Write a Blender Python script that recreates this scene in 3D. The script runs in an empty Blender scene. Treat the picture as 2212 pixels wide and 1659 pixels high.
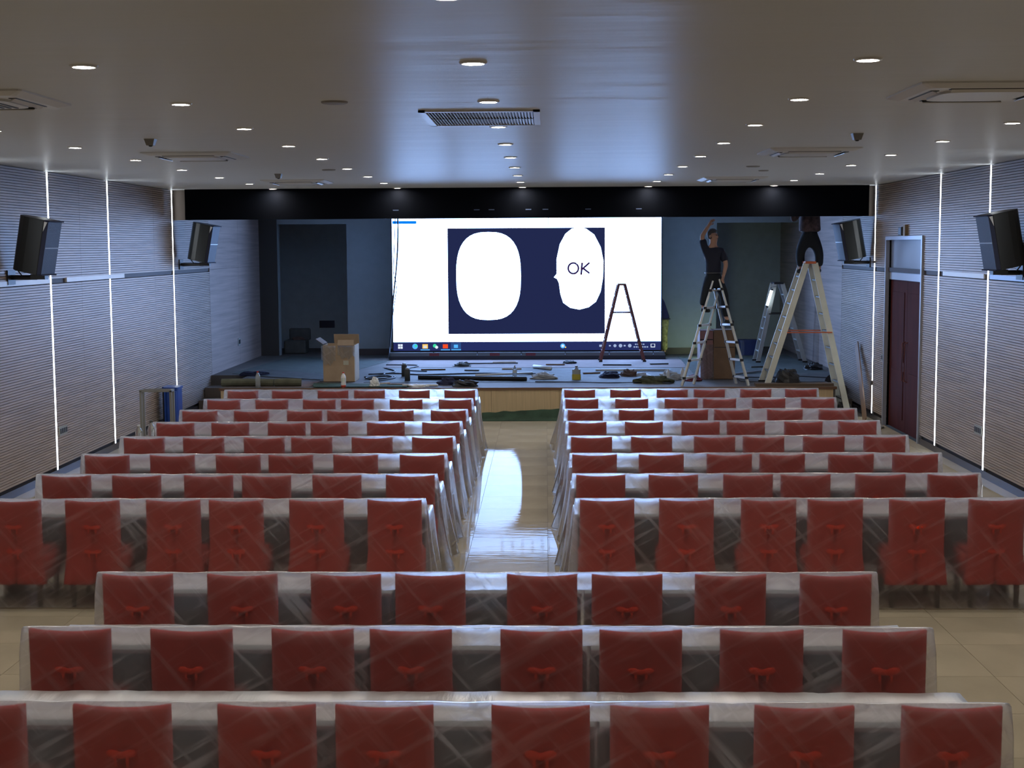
import bpy, bmesh, math, random
from mathutils import Vector, Matrix, noise
random.seed(7)
SC = bpy.context.scene
C = SC.collection

# ------------------------------------------------------------------ camera
cam_d = bpy.data.cameras.new('camera')
cam_d.sensor_width = 36.0
cam_d.lens = 48.81
cam_d.clip_end = 200
cam = bpy.data.objects.new('camera', cam_d)
C.objects.link(cam)
Rx = Vector((0.99969636, 0.02403295, -0.00544045))
Ux = Vector((0.00302879, 0.09926719, 0.99505621))
Fx = Vector((-0.0244542, 0.99477055, -0.09916425))
m = Matrix.Identity(4)
for i in range(3):
    m[i][0], m[i][1], m[i][2] = Rx[i], Ux[i], -Fx[i]
m[2][3] = 3.1
cam.matrix_world = m
SC.camera = cam

# ------------------------------------------------------------------ world, exposure, render quality
w = bpy.data.worlds.new('world')
SC.world = w
w.use_nodes = True
w.node_tree.nodes['Background'].inputs[0].default_value = (0.5, 0.6, 0.8, 1)
w.node_tree.nodes['Background'].inputs[1].default_value = 0.05
SC.view_settings.view_transform = 'Standard'
SC.view_settings.look = 'None'
SC.view_settings.gamma = 1
SC.view_settings.use_curve_mapping = False
SC.view_settings.exposure = 0.0
SC.cycles.max_bounces = 8
SC.cycles.diffuse_bounces = 4
SC.cycles.glossy_bounces = 4
SC.cycles.transmission_bounces = 6
SC.cycles.transparent_max_bounces = 32
SC.cycles.caustics_reflective = False
SC.cycles.caustics_refractive = False
SC.cycles.sample_clamp_indirect = 6.0
SC.cycles.use_denoising = True
S_SCREEN = 12.0      # the video wall
S_DOWN = 250.0       # ceiling downlights
S_STRIP = 12.0        # wall light strips

# ------------------------------------------------------------------ materials
MATS = {}
def _bsdf(name):
    mt = bpy.data.materials.new(name)
    mt.use_nodes = True
    return mt, mt.node_tree, mt.node_tree.nodes['Principled BSDF']

def mat(name, col, rough=0.5, metal=0.0, var=0.0, vscale=6.0, stretch=(1, 1, 1), bump=0.0, bscale=20.0, bstretch=None, spec=0.5, coat=0.0):
    if name in MATS: return MATS[name]
    mt, nt, b = _bsdf(name)
    b.inputs['Base Color'].default_value = (*col, 1)
    b.inputs['Roughness'].default_value = rough
    b.inputs['Metallic'].default_value = metal
    b.inputs['Specular IOR Level'].default_value = spec
    b.inputs['Coat Weight'].default_value = coat
    if var or bump:
        tc = nt.nodes.new('ShaderNodeTexCoord')
    if var:
        mp = nt.nodes.new('ShaderNodeMapping'); mp.inputs['Scale'].default_value = stretch
        nz = nt.nodes.new('ShaderNodeTexNoise'); nz.inputs['Scale'].default_value = vscale
        nz.inputs['Detail'].default_value = 5
        rp = nt.nodes.new('ShaderNodeValToRGB')
        rp.color_ramp.elements[0].position = 0.3
        rp.color_ramp.elements[1].position = 0.7
        rp.color_ramp.elements[0].color = (*[c * (1 - var) for c in col], 1)
        rp.color_ramp.elements[1].color = (*[min(1, c * (1 + var)) for c in col], 1)
        nt.links.new(tc.outputs['Object'], mp.inputs['Vector'])
        nt.links.new(mp.outputs[0], nz.inputs['Vector'])
        nt.links.new(nz.outputs['Fac'], rp.inputs['Fac'])
        nt.links.new(rp.outputs['Color'], b.inputs['Base Color'])
    if bump:
        mp2 = nt.nodes.new('ShaderNodeMapping'); mp2.inputs['Scale'].default_value = bstretch or stretch
        n2 = nt.nodes.new('ShaderNodeTexNoise'); n2.inputs['Scale'].default_value = bscale
        n2.inputs['Detail'].default_value = 3
        bp = nt.nodes.new('ShaderNodeBump'); bp.inputs['Strength'].default_value = bump
        bp.inputs['Distance'].default_value = 0.02
        nt.links.new(tc.outputs['Object'], mp2.inputs['Vector'])
        nt.links.new(mp2.outputs[0], n2.inputs['Vector'])
        nt.links.new(n2.outputs['Fac'], bp.inputs['Height'])
        nt.links.new(bp.outputs[0], b.inputs['Normal'])
    MATS[name] = mt
    return mt

def emit(name, col, s):
    if name in MATS: return MATS[name]
    mt = bpy.data.materials.new(name); mt.use_nodes = True
    nt = mt.node_tree; nt.nodes.clear()
    e = nt.nodes.new('ShaderNodeEmission'); o = nt.nodes.new('ShaderNodeOutputMaterial')
    e.inputs[0].default_value = (*col, 1); e.inputs[1].default_value = s
    nt.links.new(e.outputs[0], o.inputs[0])
    MATS[name] = mt
    return mt

def plastic_film(name, haze=0.30, blur=0.35):
    """thin milky polythene: lets most light through, scatters some, blurs what lies far behind it"""
    mt = bpy.data.materials.new(name); mt.use_nodes = True
    nt = mt.node_tree; nt.nodes.clear(); N = nt.nodes.new; L = nt.links.new
    out = N('ShaderNodeOutputMaterial')
    tr = N('ShaderNodeBsdfTransparent'); tr.inputs[0].default_value = (0.98, 0.98, 0.97, 1)
    rf = N('ShaderNodeBsdfRefraction'); rf.inputs['Roughness'].default_value = 0.45
    rf.inputs['IOR'].default_value = 1.12; rf.inputs[0].default_value = (0.97, 0.97, 0.98, 1)
    df = N('ShaderNodeBsdfDiffuse'); df.inputs[0].default_value = (0.58, 0.60, 0.62, 1)
    tl = N('ShaderNodeBsdfTranslucent'); tl.inputs[0].default_value = (0.92, 0.93, 0.95, 1)
    gl = N('ShaderNodeBsdfGlossy'); gl.inputs['Roughness'].default_value = 0.33
    tc = N('ShaderNodeTexCoord')
    # creases: long diagonal streaks where the film is folded on itself
    mp = N('ShaderNodeMapping'); mp.vector_type = 'TEXTURE'; mp.inputs['Rotation'].default_value = (0, -0.50, 0); mp.inputs['Scale'].default_value = (1.0, 1.1, 0.075)
    nz = N('ShaderNodeTexNoise'); nz.inputs['Scale'].default_value = 1.6; nz.inputs['Detail'].default_value = 4; nz.inputs['Distortion'].default_value = 0.35
    rp = N('ShaderNodeValToRGB'); rp.color_ramp.elements[0].position = 0.53; rp.color_ramp.elements[1].position = 0.68
    mp3 = N('ShaderNodeMapping'); mp3.vector_type = 'TEXTURE'; mp3.inputs['Rotation'].default_value = (0, 0.85, 0.0); mp3.inputs['Scale'].default_value = (1.1, 1.1, 0.065)
    nz3 = N('ShaderNodeTexNoise'); nz3.inputs['Scale'].default_value = 1.3; nz3.inputs['Detail'].default_value = 4
    rp3 = N('ShaderNodeValToRGB'); rp3.color_ramp.elements[0].position = 0.55; rp3.color_ramp.elements[1].position = 0.68
    mx3 = N('ShaderNodeMath'); mx3.operation = 'MAXIMUM'
    for a, b_, c_ in ((mp, nz, rp), (mp3, nz3, rp3)):
        L(tc.outputs['Object'], a.inputs['Vector']); L(a.outputs[0], b_.inputs['Vector']); L(b_.outputs['Fac'], c_.inputs['Fac'])
    L(rp.outputs['Color'], mx3.inputs[0]); L(rp3.outputs['Color'], mx3.inputs[1])
    bp = N('ShaderNodeBump'); bp.inputs['Strength'].default_value = 0.5; bp.inputs['Distance'].default_value = 0.02
    L(nz.outputs['Fac'], bp.inputs['Height'])
    for s in (df, gl): L(bp.outputs[0], s.inputs['Normal'])
    m1 = N('ShaderNodeMixShader'); m1.inputs[0].default_value = blur       # transparent / blurred
    L(tr.outputs[0], m1.inputs[1]); L(rf.outputs[0], m1.inputs[2])
    m2 = N('ShaderNodeMixShader'); m2.inputs[0].default_value = 0.72
    L(df.outputs[0], m2.inputs[1]); L(tl.outputs[0], m2.inputs[2])
    ma = N('ShaderNodeMath'); ma.operation = 'MULTIPLY_ADD'
    L(mx3.outputs[0], ma.inputs[0]); ma.inputs[1].default_value = 0.30; ma.inputs[2].default_value = haze
    lw = N('ShaderNodeLayerWeight'); lw.inputs['Blend'].default_value = 0.35
    m3 = N('ShaderNodeMixShader')
    ad = N('ShaderNodeMath'); ad.operation = 'MULTIPLY_ADD'; ad.inputs[1].default_value = 0.12
    L(lw.outputs['Facing'], ad.inputs[0]); L(ma.outputs[0], ad.inputs[2]); ad.use_clamp = True
    L(ad.outputs[0], m3.inputs[0]); L(m1.outputs[0], m3.inputs[1]); L(m2.outputs[0], m3.inputs[2])
    fr = N('ShaderNodeFresnel'); fr.inputs['IOR'].default_value = 1.08
    m4 = N('ShaderNodeMixShader'); L(fr.outputs[0], m4.inputs[0]); L(m3.outputs[0], m4.inputs[1]); L(gl.outputs[0], m4.inputs[2])
    L(m4.outputs[0], out.inputs[0])
    return mt

M_CEIL = mat('ceiling_paint', (0.77, 0.79, 0.79), rough=0.37, bump=0.8, bscale=1.0, bstretch=(0.4, 1.9, 1), spec=0.007)
M_WOOD = mat('slat_wood', (0.42, 0.345, 0.30), rough=0.45, var=0.18, vscale=3.0, stretch=(1, 0.35, 7))
M_WOODP = mat('panel_wood', (0.38, 0.31, 0.285), rough=0.45, var=0.22, vscale=2.2, stretch=(1, 0.25, 9))
M_GROOVE = mat('groove_dark', (0.045, 0.035, 0.03), rough=0.8)
M_TILE = mat('floor_tile', (0.48, 0.42, 0.31), rough=0.035, var=0.10, vscale=1.7, stretch=(1, 0.6, 1), bump=0.035, bscale=2.0, bstretch=(0.8, 5.5, 1), spec=0.009)
M_GROUT = mat('tile_joint', (0.22, 0.18, 0.13), rough=0.7)
M_BLACK = mat('black_trim', (0.012, 0.012, 0.014), rough=0.45)
M_NAVY = mat('valance_cloth', (0.0028, 0.0038, 0.0070), rough=0.7, spec=0.05)
M_WALLB = mat('stage_back_wall', (0.34, 0.40, 0.44), rough=0.7, var=0.04)
M_WALLD = mat('backstage_wall', (0.52, 0.58, 0.62), rough=0.8, var=0.05)
M_DARKP = mat('dark_pillar', (0.06, 0.055, 0.05), rough=0.6)
M_METAL = mat('brushed_metal', (0.55, 0.57, 0.60), rough=0.32, metal=0.85)
M_ALU = mat('aluminium', (0.62, 0.63, 0.60), rough=0.35, metal=0.7)
M_WHITEP = mat('white_plastic', (0.72, 0.72, 0.70), rough=0.4)
M_CREAM = mat('cream_paint', (0.62, 0.63, 0.55), rough=0.5, var=0.05)
M_LADR = mat('red_brown_metal', (0.20, 0.055, 0.045), rough=0.45)
M_ORANGE = mat('orange_metal', (0.55, 0.13, 0.05), rough=0.45)
M_COVER = mat('red_chair_cloth', (0.58, 0.060, 0.045), rough=0.85, var=0.10, vscale=9, spec=0.2)
M_BOW = mat('red_bow_cloth', (0.95, 0.06, 0.02), rough=0.6, spec=0.3)
M_LEG = mat('dark_chair_leg', (0.06, 0.035, 0.02), rough=0.5)
M_DESKTOP = mat('desk_top', (0.30, 0.31, 0.32), rough=0.5, spec=0.2, var=0.05)
M_DESK = mat('desk_panel', (0.055, 0.045, 0.040), rough=0.5, var=0.1)
M_FILM = plastic_film('plastic_film', 0.25, 0.45)
M_FILMW = plastic_film('plastic_film_thick', 0.45, 0.3)
M_STAGEF = mat('stage_front_wood', (0.58, 0.44, 0.26), rough=0.5, var=0.10, vscale=3, stretch=(12, 1, 0.5))
M_STAGET = mat('stage_edge', (0.16, 0.085, 0.05), rough=0.5)
M_DECK = mat('stage_deck', (0.10, 0.09, 0.085), rough=0.7, var=0.2, vscale=3)
M_FELT = mat('grey_green_felt', (0.065, 0.08, 0.075), rough=0.95, var=0.25, vscale=5, bump=0.6, bscale=6)
M_FELTB = mat('blue_grey_sheet', (0.080, 0.083, 0.085), rough=0.7, var=0.3, vscale=4, bump=0.7, bscale=5)
M_GREEN = mat('dark_green_felt', (0.035, 0.070, 0.045), rough=0.95, var=0.3, vscale=5, bump=0.5, bscale=12)
M_PINKC = mat('pinkish_card', (0.20, 0.15, 0.145), rough=0.8, var=0.1)
M_CARD = mat('cardboard', (0.50, 0.36, 0.23), rough=0.8, var=0.08)
M_CARDD = mat('cardboard_dark', (0.20, 0.12, 0.07), rough=0.8, var=0.1)
M_BLUE = mat('blue_plastic', (0.015, 0.07, 0.36), rough=0.4, var=0.12)
M_DOOR = mat('dark_red_door', (0.075, 0.016, 0.014), rough=0.75, spec=0.15, var=0.15, stretch=(1, 1, .2))
M_FRAME = mat('door_frame_metal', (0.40, 0.43, 0.50), rough=0.35, metal=0.3)
M_SPK = mat('speaker_cabinet', (0.020, 0.023, 0.024), rough=0.38)
M_GRILL = mat('speaker_grille', (0.022, 0.030, 0.072), rough=0.5, bump=0.3, bscale=150)
M_GREYM = mat('grey_bar', (0.35, 0.37, 0.42), rough=0.4, metal=0.4)
M_SKIN = mat('skin', (0.42, 0.24, 0.17), rough=0.55)
M_HAIR = mat('grey_black_hair', (0.045, 0.045, 0.05), rough=0.7)
M_SHIRT = mat('dark_navy_shirt', (0.012, 0.015, 0.032), rough=0.85)
M_PANTS = mat('black_trousers', (0.008, 0.012, 0.018), rough=0.85)
M_PLAID = mat('dark_plaid_shirt', (0.075, 0.05, 0.055), rough=0.85, var=0.6, vscale=14)
M_JACK = mat('navy_jacket', (0.03, 0.03, 0.11), rough=0.8)
M_CAMO = mat('yellow_camo_trousers', (0.42, 0.40, 0.16), rough=0.85, var=0.55, vscale=16)
M_SHOE = mat('black_shoe', (0.012, 0.012, 0.012), rough=0.5)
M_CLEAR = mat('clear_bottle', (0.80, 0.86, 0.88), rough=0.12)
MATS['clear_bottle'].node_tree.nodes['Principled BSDF'].inputs['Transmission Weight'].default_value = 0.75
M_LABEL = mat('bottle_label', (0.62, 0.66, 0.60), rough=0.5, var=0.3, vscale=30)
M_REDP = mat('red_plastic', (0.60, 0.05, 0.02), rough=0.4)
M_YEL = mat('yellow_plastic', (0.50, 0.42, 0.06), rough=0.4)
M_DGREY = mat('dark_grey', (0.07, 0.075, 0.07), rough=0.6, var=0.2)
M_DBLUE = mat('dark_blue_cloth', (0.012, 0.016, 0.05), rough=0.8)
M_BROWNC = mat('brown_cloth', (0.12, 0.075, 0.06), rough=0.9, var=0.3)
M_OLIVE = mat('olive_net', (0.05, 0.055, 0.03), rough=0.95, var=0.4, vscale=20)

# ------------------------------------------------------------------ mesh helpers
class MB:
    def __init__(s): s.v = []; s.f = []
    def add(s, vs, fs):
        o = len(s.v); s.v += [tuple(v) for v in vs]; s.f += [tuple(i + o for i in f) for f in fs]; return s
    def box(s, c, d, M=None):
        """centre, full size"""
        x, y, z = d[0] / 2, d[1] / 2, d[2] / 2
        vs = [Vector((sx * x, sy * y, sz * z)) for sz in (-1, 1) for sy in (-1, 1) for sx in (-1, 1)]
        if M is not None: vs = [M @ v for v in vs]
        vs = [v + Vector(c) for v in vs]
        return s.add(vs, [(0, 2, 3, 1), (4, 5, 7, 6), (0, 1, 5, 4), (2, 6, 7, 3), (0, 4, 6, 2), (1, 3, 7, 5)])
    def bb(s, x0, x1, y0, y1, z0, z1):
        return s.box(((x0 + x1) / 2, (y0 + y1) / 2, (z0 + z1) / 2), (x1 - x0, y1 - y0, z1 - z0))
    def beam(s, a, b, w_, t_, up=(0, 1, 0)):
        """rectangular bar from a to b; w across, t along `up`"""
        a, b = Vector(a), Vector(b); d = b - a; L_ = d.length; d.normalize()
        u = Vector(up); u = (u - d * u.dot(d)).normalized(); r = d.cross(u)
        M = Matrix((r, u, d)).transposed()
        return s.box((a + b) / 2, (w_, t_, L_), M)
    def tube(s, pts, r, n=8, cap=True):
        pts = [Vector(p) for p in pts]; rings = []
        for i, p in enumerate(pts):
            d = (pts[min(i + 1, len(pts) - 1)] - pts[max(i - 1, 0)]).normalized()
            u = d.cross(Vector((0, 0, 1)))
            if u.length < 0.01: u = d.cross(Vector((0, 1, 0)))
            u.normalize(); v = d.cross(u)
            rr = r[i] if isinstance(r, (list, tuple)) else r
            rings.append([p + (u * math.cos(2 * math.pi * k / n) + v * math.sin(2 * math.pi * k / n)) * rr for k in range(n)])
        vs = [v for ring in rings for v in ring]; fs = []
        for i in range(len(pts) - 1):
            for k in range(n):
                a = i * n + k; b = i * n + (k + 1) % n
                fs.append((a, b, b + n, a + n))
        if cap:
            fs.append(tuple(range(n - 1, -1, -1))); fs.append(tuple((len(pts) - 1) * n + k for k in range(n)))
        return s.add(vs, fs)
    def lathe(s, prof, c=(0, 0, 0), n=20):
        """profile (r,z) revolved about z"""
        vs = []; fs = []
        for (r, z) in prof:
            for k in range(n):
                a = 2 * math.pi * k / n
                vs.append((c[0] + r * math.cos(a), c[1] + r * math.sin(a), c[2] + z))
        for i in range(len(prof) - 1):
            for k in range(n):
                a = i * n + k; b = i * n + (k + 1) % n
                fs.append((a, b, b + n, a + n))
        fs.append(tuple(range(n - 1, -1, -1))); fs.append(tuple((len(prof) - 1) * n + k for k in range(n)))
        return s.add(vs, fs)
    def prism(s, poly, z0, z1):
        n = len(poly)
        vs = [(x, y, z0) for x, y in poly] + [(x, y, z1) for x, y in poly]
        fs = [tuple(range(n - 1, -1, -1)), tuple(range(n, 2 * n))] + [(k, (k + 1) % n, n + (k + 1) % n, n + k) for k in range(n)]
        return s.add(vs, fs)
    def plate(s, poly, y0, y1):
        """polygon in xz given thickness along y"""
        n = len(poly)
        vs = [(x, y0, z) for x, z in poly] + [(x, y1, z) for x, z in poly]
        fs = [tuple(range(n)), tuple(range(2 * n - 1, n - 1, -1))] + [(k, n + k, n + (k + 1) % n, (k + 1) % n) for k in range(n)]
        return s.add(vs, fs)
    def mesh(s, name, m_, smooth=False):
        me = bpy.data.meshes.new(name); me.from_pydata(s.v, [], s.f); me.update()
        me.materials.append(m_)
        bm = bmesh.new(); bm.from_mesh(me); bmesh.ops.recalc_face_normals(bm, faces=bm.faces); bm.to_mesh(me); bm.free()
        if smooth:
            for p in me.polygons: p.use_smooth = True
        return me
    def obj(s, name, m_, parent=None, smooth=False, bevel=0):
        me = s.mesh(name, m_, smooth)
        return place(name, me, parent, bevel)

def place(name, me, parent=None, bevel=0):
    o = bpy.data.objects.new(name, me); C.objects.link(o)
    if parent: o.parent = parent
    if bevel:
        b = o.modifiers.new('bevel', 'BEVEL'); b.width = bevel; b.segments = 2; b.limit_method = 'ANGLE'
    return o

def tag(o, label=None, cat=None, group=None, kind=None):
    if label: o['label'] = label
    if cat: o['category'] = cat
    if group: o['group'] = group
    if kind: o['kind'] = kind
    return o

def thing(name, label, cat, loc=(0, 0, 0), group=None, rz=0):
    o = bpy.data.objects.new(name, None); C.objects.link(o)
    o.empty_display_size = 0.1
    o.location = loc; o.rotation_euler = (0, 0, rz)
    return tag(o, label, cat, group)

def copy_tree(o, parent=None):
    c = o.copy(); C.objects.link(c); c.parent = parent
    for ch in list(o.children):
        copy_tree(ch, c)
    return c

ORD = ['first', 'second', 'third', 'fourth', 'fifth', 'sixth', 'seventh', 'eighth', 'ninth', 'tenth', 'eleventh', 'twelfth', 'thirteenth']

# ------------------------------------------------------------------ the room
XL, XR, H, YB, YF, YS = -6.65, 5.80, 4.12, -3.0, 34.7, 24.76
st = lambda o: tag(o, kind='structure')

floor = st(MB().bb(XL, XR, YB, YS + 3, -0.15, -0.006).obj('floor', M_GROUT))
tile = MB(); tile.bb(-0.398, 0.398, -0.398, 0.398, -0.008, 0.0)
tile_me = tile.mesh('floor_tile', M_TILE)
cols = list(range(-9, 8)); rows_t = list(range(0, 35))
rest = MB(); ntile = 0
for j in rows_t:
    for i in cols:
        cx = 0.015 + 0.4 + 0.8 * i; cy = YB + 0.4 + 0.8 * j
        x0, x1 = max(cx - 0.398, XL), min(cx + 0.398, XR)
        y0, y1 = cy - 0.398, cy + 0.398
        if x1 - x0 < 0.02: continue
        seen = (cy > 12 and (-1.3 < cx < 0.5 or cx < -4.6 or cx > 3.8)) or (9.0 < cy <= 12.2) or (6 < cy <= 9 and (cx < -3 or cx > 2.0))
        full = (x1 - x0) > 0.79
        if seen and ntile < 296 and cy < 24.9:
            if full:
                t = place('floor_tile', tile_me, floor); t.location = (cx, cy, 0)
            else:
                MB().bb(x0, x1, y0, y1, -0.008, 0).obj('floor_tile', M_TILE, floor)
            ntile += 1
        else:
            rest.bb(x0, x1, y0, y1, -0.008, 0)
o = rest.obj('floor_tiling', M_TILE, floor); o['kind'] = 'stuff'

ceiling = st(MB().bb(XL - 0.2, XR + 0.2, YB, YF + 0.2, H, H + 0.15).obj('ceiling', M_CEIL))
st(MB().bb(XL, XR, YB - 0.15, YB, 0, H).obj('wall_rear', mat('rear_wall_paint', (0.5, 0.48, 0.44), 0.7)))

strip_yL = [13.5, 16.1, 18.55, 21.10, 24.75]
strip_yR = [13.5, 16.1, 18.40, 20.70, 24.72]
DOOR = (21.60, 23.80)
def side_wall(name, x, sgn, strips, seams, door=None):
    """sgn=+1: wall on the left, facing +x.  x is the face of the slats."""
    depth = 0.035
    xb = x - sgn * depth
    root = MB().bb(min(xb, xb - sgn * 0.2), max(xb, xb - sgn * 0.2), YB, YF, 0, H)
    if door:
        root = MB()
        a, b = min(xb, xb - sgn * 0.2), max(xb, xb - sgn * 0.2)
        root.bb(a, b, YB, door[0], 0, H); root.bb(a, b, door[1], YF, 0, H); root.bb(a, b, door[0], door[1], 3.16, H)
        root.bb(b + 0.35, b + 0.4, door[0] - .1, door[1] + .1, 0, 3.2)
    root = st(root.obj(name, M_GROOVE))
    # slatted bays
    edges = [YB]
    for s_ in strips: edges += [s_ - 0.035, s_ + 0.035]
    edges.append(27.4)
    bays = []
    for k in range(0, len(edges), 2):
        y0, y1 = edges[k], edges[k + 1]
        cut = [q for q in seams if y0 < q < y1]
        ys = [y0] + cut + [y1]
        for a, b in zip(ys[:-1], ys[1:]): bays.append((a + (0.004 if a in cut else 0), b))
    pitch = 0.034
    for (y0, y1) in bays:
        mb = MB(); z = 0.14
        while z < H - 0.01:
            z1 = min(z + pitch - 0.007, H)
            if not (2.63 < z + pitch / 2 < 2.695):
                segs = [(y0, y1)]
                if door and y0 < door[1] and y1 > door[0] and z < 3.17:
                    segs = [(y0, door[0] - 0.06), (door[1] + 0.06, y1)]
                for a, b in segs:
                    if b - a > 0.01: mb.bb(min(x, xb), max(x, xb), a, b, z, z1)
            z += pitch
        o = mb.obj('slat_panel', M_WOOD, root); o['kind'] = 'stuff'
    # smooth veneer boards beside the stage
    ys = [27.41, 30.0, 32.3] if sgn > 0 else [27.41, 29.6, 32.0, YF]
    for a, b in zip(ys[:-1], ys[1:]):
        for za, zb in ((0.5, 2.66), (2.665, H)):
            MB().bb(min(x, xb), max(x, xb), a, b - 0.006, za, zb).obj('wood_panel', M_WOODP, root)
    return root
wall_left = side_wall('wall_left', XL, 1, strip_yL, [14.8, 19.8, 23.56])
wall_right = side_wall('wall_right', XR, -1, strip_yR, [15.0, 19.5, 24.2], DOOR)

# skirtings
for nm, x, sg, segs in (('baseboard_left', XL, 1, [(YB, 27.3)]), ('baseboard_right', XR, -1, [(YB, DOOR[0] - .08), (DOOR[1] + .08, 27.3)])):
    mb = MB()
    for a, b in segs: mb.bb(min(x, x + sg * 0.012), max(x, x + sg * 0.012), a, b, 0, 0.10)
    st(mb.obj(nm, mat('steel_skirting', (0.10, 0.10, 0.13), 0.25, 0.6)))

# horizontal rail that runs along both side walls
def rail(name, x, sg, z, spans):
    r = st(MB().bb(min(x - sg * 0.03, x - sg * 0.02), max(x - sg * 0.03, x - sg * 0.02), YB, 27.4, z - 0.035, z + 0.035).obj(name, mat('rail_groove', (0.035, 0.02, 0.022), 0.6)))
    for a, b in spans:
        MB().bb(min(x - sg * 0.02, x + sg * 0.012), max(x - sg * 0.02, x + sg * 0.012), a, b, z - 0.032, z + 0.032).obj('rail_strip', M_WHITEP, r)
rail('trim_1', XL, 1, 2.662, [(YB, 18.50), (19.15, 21.80)])
rail('trim_2', XR, -1, 2.662, [(18.55, 20.45)])
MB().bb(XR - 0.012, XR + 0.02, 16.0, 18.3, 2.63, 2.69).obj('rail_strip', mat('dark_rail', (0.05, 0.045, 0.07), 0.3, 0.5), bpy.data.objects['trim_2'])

# recessed vertical light strips
M_STRIP = emit('strip_glow', (0.86, 0.93, 1.0), S_STRIP)
side_words = {1: 'left', -1: 'right'}
def light_strip(x, sg, y, label, z0=0.02, z1=H - 0.01, gaps=()):
    t = thing('light_strip', label, 'light', (x, y, 0), 'vertical light strips in the side walls')
    zz = [z0] + [v for g in gaps for v in g] + [z1]
    for k in range(0, len(zz), 2):
        MB().bb(-0.006 if sg > 0 else -0.002, 0.002 if sg > 0 else 0.006, -0.021, 0.021, zz[k], zz[k + 1]).obj('diffuser', M_STRIP, t)
    for s in (-1, 1):
        a, b = sorted((0.0, -sg * 0.034))
        MB().bb(a, b, s * 0.028 - 0.005, s * 0.028 + 0.005, z0, z1).obj('channel_edge', M_GREYM, t)
    for g in gaps:
        MB().bb(-0.03, 0.03, -0.04, 0.04, g[0], g[1]).obj('tape_patch', mat('tape', (0.12, 0.10, 0.09), 0.8), t)
    return t
words = ['nearest the camera, out past the frame', 'second from the camera', 'behind the near loudspeaker', 'between the two loudspeakers', 'at the stage end']
for k, y in enumerate(strip_yL): light_strip(XL, 1, y, 'glowing white vertical light strip in left wall, ' + words[k])
for k, y in enumerate(strip_yR):
    light_strip(XR, -1, y, 'glowing white vertical light strip in right wall, ' + words[k].replace('at the stage end', 'between stage and door').replace('between the two loudspeakers', 'just in front of the door'),
                gaps=((0.60, 0.68), (2.76, 2.80)) if k == 4 else ())

# ------------------------------------------------------------------ stage shell
SZ = 0.57
# back wall with two tall openings, darker backstage room behind
bw = MB()
bw.bb(-4.62, 3.95, 32.3, 32.5, SZ, H); bw.bb(XL, -6.22, 32.3, 32.5, SZ, H); bw.bb(-6.22, -4.62, 32.3, 32.5, 3.62, H); bw.bb(3.95, XR, 32.3, 32.5, 3.60, H)
wall_back = st(bw.obj('wall_back', M_WALLB))
MB().bb(XL + 0.0, -6.24, 32.22, 32.3, SZ, 3.9).obj('pillar_face', M_DARKP, wall_back)
MB().bb(-4.62, 3.95, 32.28, 32.30, SZ, 0.72).obj('skirting', mat('dark_skirting', (0.05, 0.04, 0.045), 0.5), wall_back)
bs = MB(); bs.bb(XL - .1, XR + .1, 34.6, 34.8, 0.3, H); bs.bb(-4.5, -4.3, 32.5, 34.6, SZ, H); bs.bb(3.6, 3.8, 32.5, 34.6, SZ, H)
st(bs.obj('wall_backstage', M_WALLD))
# the beam over the stage
beam = st(MB().bb(-6.38, 5.66, 24.62, 24.80, 3.585, H).obj('wall_proscenium', M_NAVY))
MB().bb(XL, -6.38, 24.88, 24.98, 3.585, H).obj('beam_end', mat('return_wood', (0.10, 0.075, 0.06), 0.7), beam)
MB().bb(5.66, XR, 24.88, 24.98, 3.585, H).obj('beam_end', mat('return_wood', (0.10, 0.075, 0.06), 0.7), beam)
M_DASH = mat('faint_dash', (0.10, 0.14, 0.26), 0.5)  # small faint blue dashes along the beam face
for xx in (-2.64, -1.21, -0.95, -0.3, 0.0, 0.75, 1.64):
    MB().bb(xx - 0.05, xx + 0.05, 24.617, 24.621, 3.725, 3.74).obj('beam_dash', M_DASH, beam)

stage = thing('stage', 'low wooden stage platform with tan front and brown edge below the screen', 'stage', (0, 0, 0))
MB().prism([(-5.86, YS), (5.16, YS), (5.16, 27.3), (XR, 27.3), (XR, 34.6), (XL, 34.6), (XL, 27.3), (-5.86, 27.3)], 0.02, SZ - 0.035).obj('platform', M_DECK, stage)
MB().prism([(-5.88, YS - 0.03), (5.18, YS - 0.03), (5.18, 27.3), (XR - .01, 27.3), (XR - .01, 34.58), (XL + .01, 34.58), (XL + .01, 27.3), (-5.88, 27.3)], SZ - 0.035, SZ).obj('deck', M_DECK, stage)
MB().bb(-5.88, 5.18, YS - 0.045, YS - 0.028, SZ - 0.045, SZ + 0.002).obj('nosing', M_STAGET, stage)
x = -5.86
while x < 5.1:
    x1 = min(x + 1.22, 5.16)
    MB().bb(x + 0.002, x1 - 0.002, YS - 0.02, YS, 0.0, SZ - 0.045).obj('front_panel', M_STAGEF, stage); x = x1
for sx0, sx1 in ((XL + 0.02, -5.90), (5.20, XR - 0.02)):
    for k in range(2):
        MB().bb(sx0, sx1, 26.2 + 0.5 * k, 27.28, 0.001 + 0.19 * k, 0.19 * (k + 1)).obj('step', mat('step_wood', (0.14, 0.11, 0.09), 0.6), stage)

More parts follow.
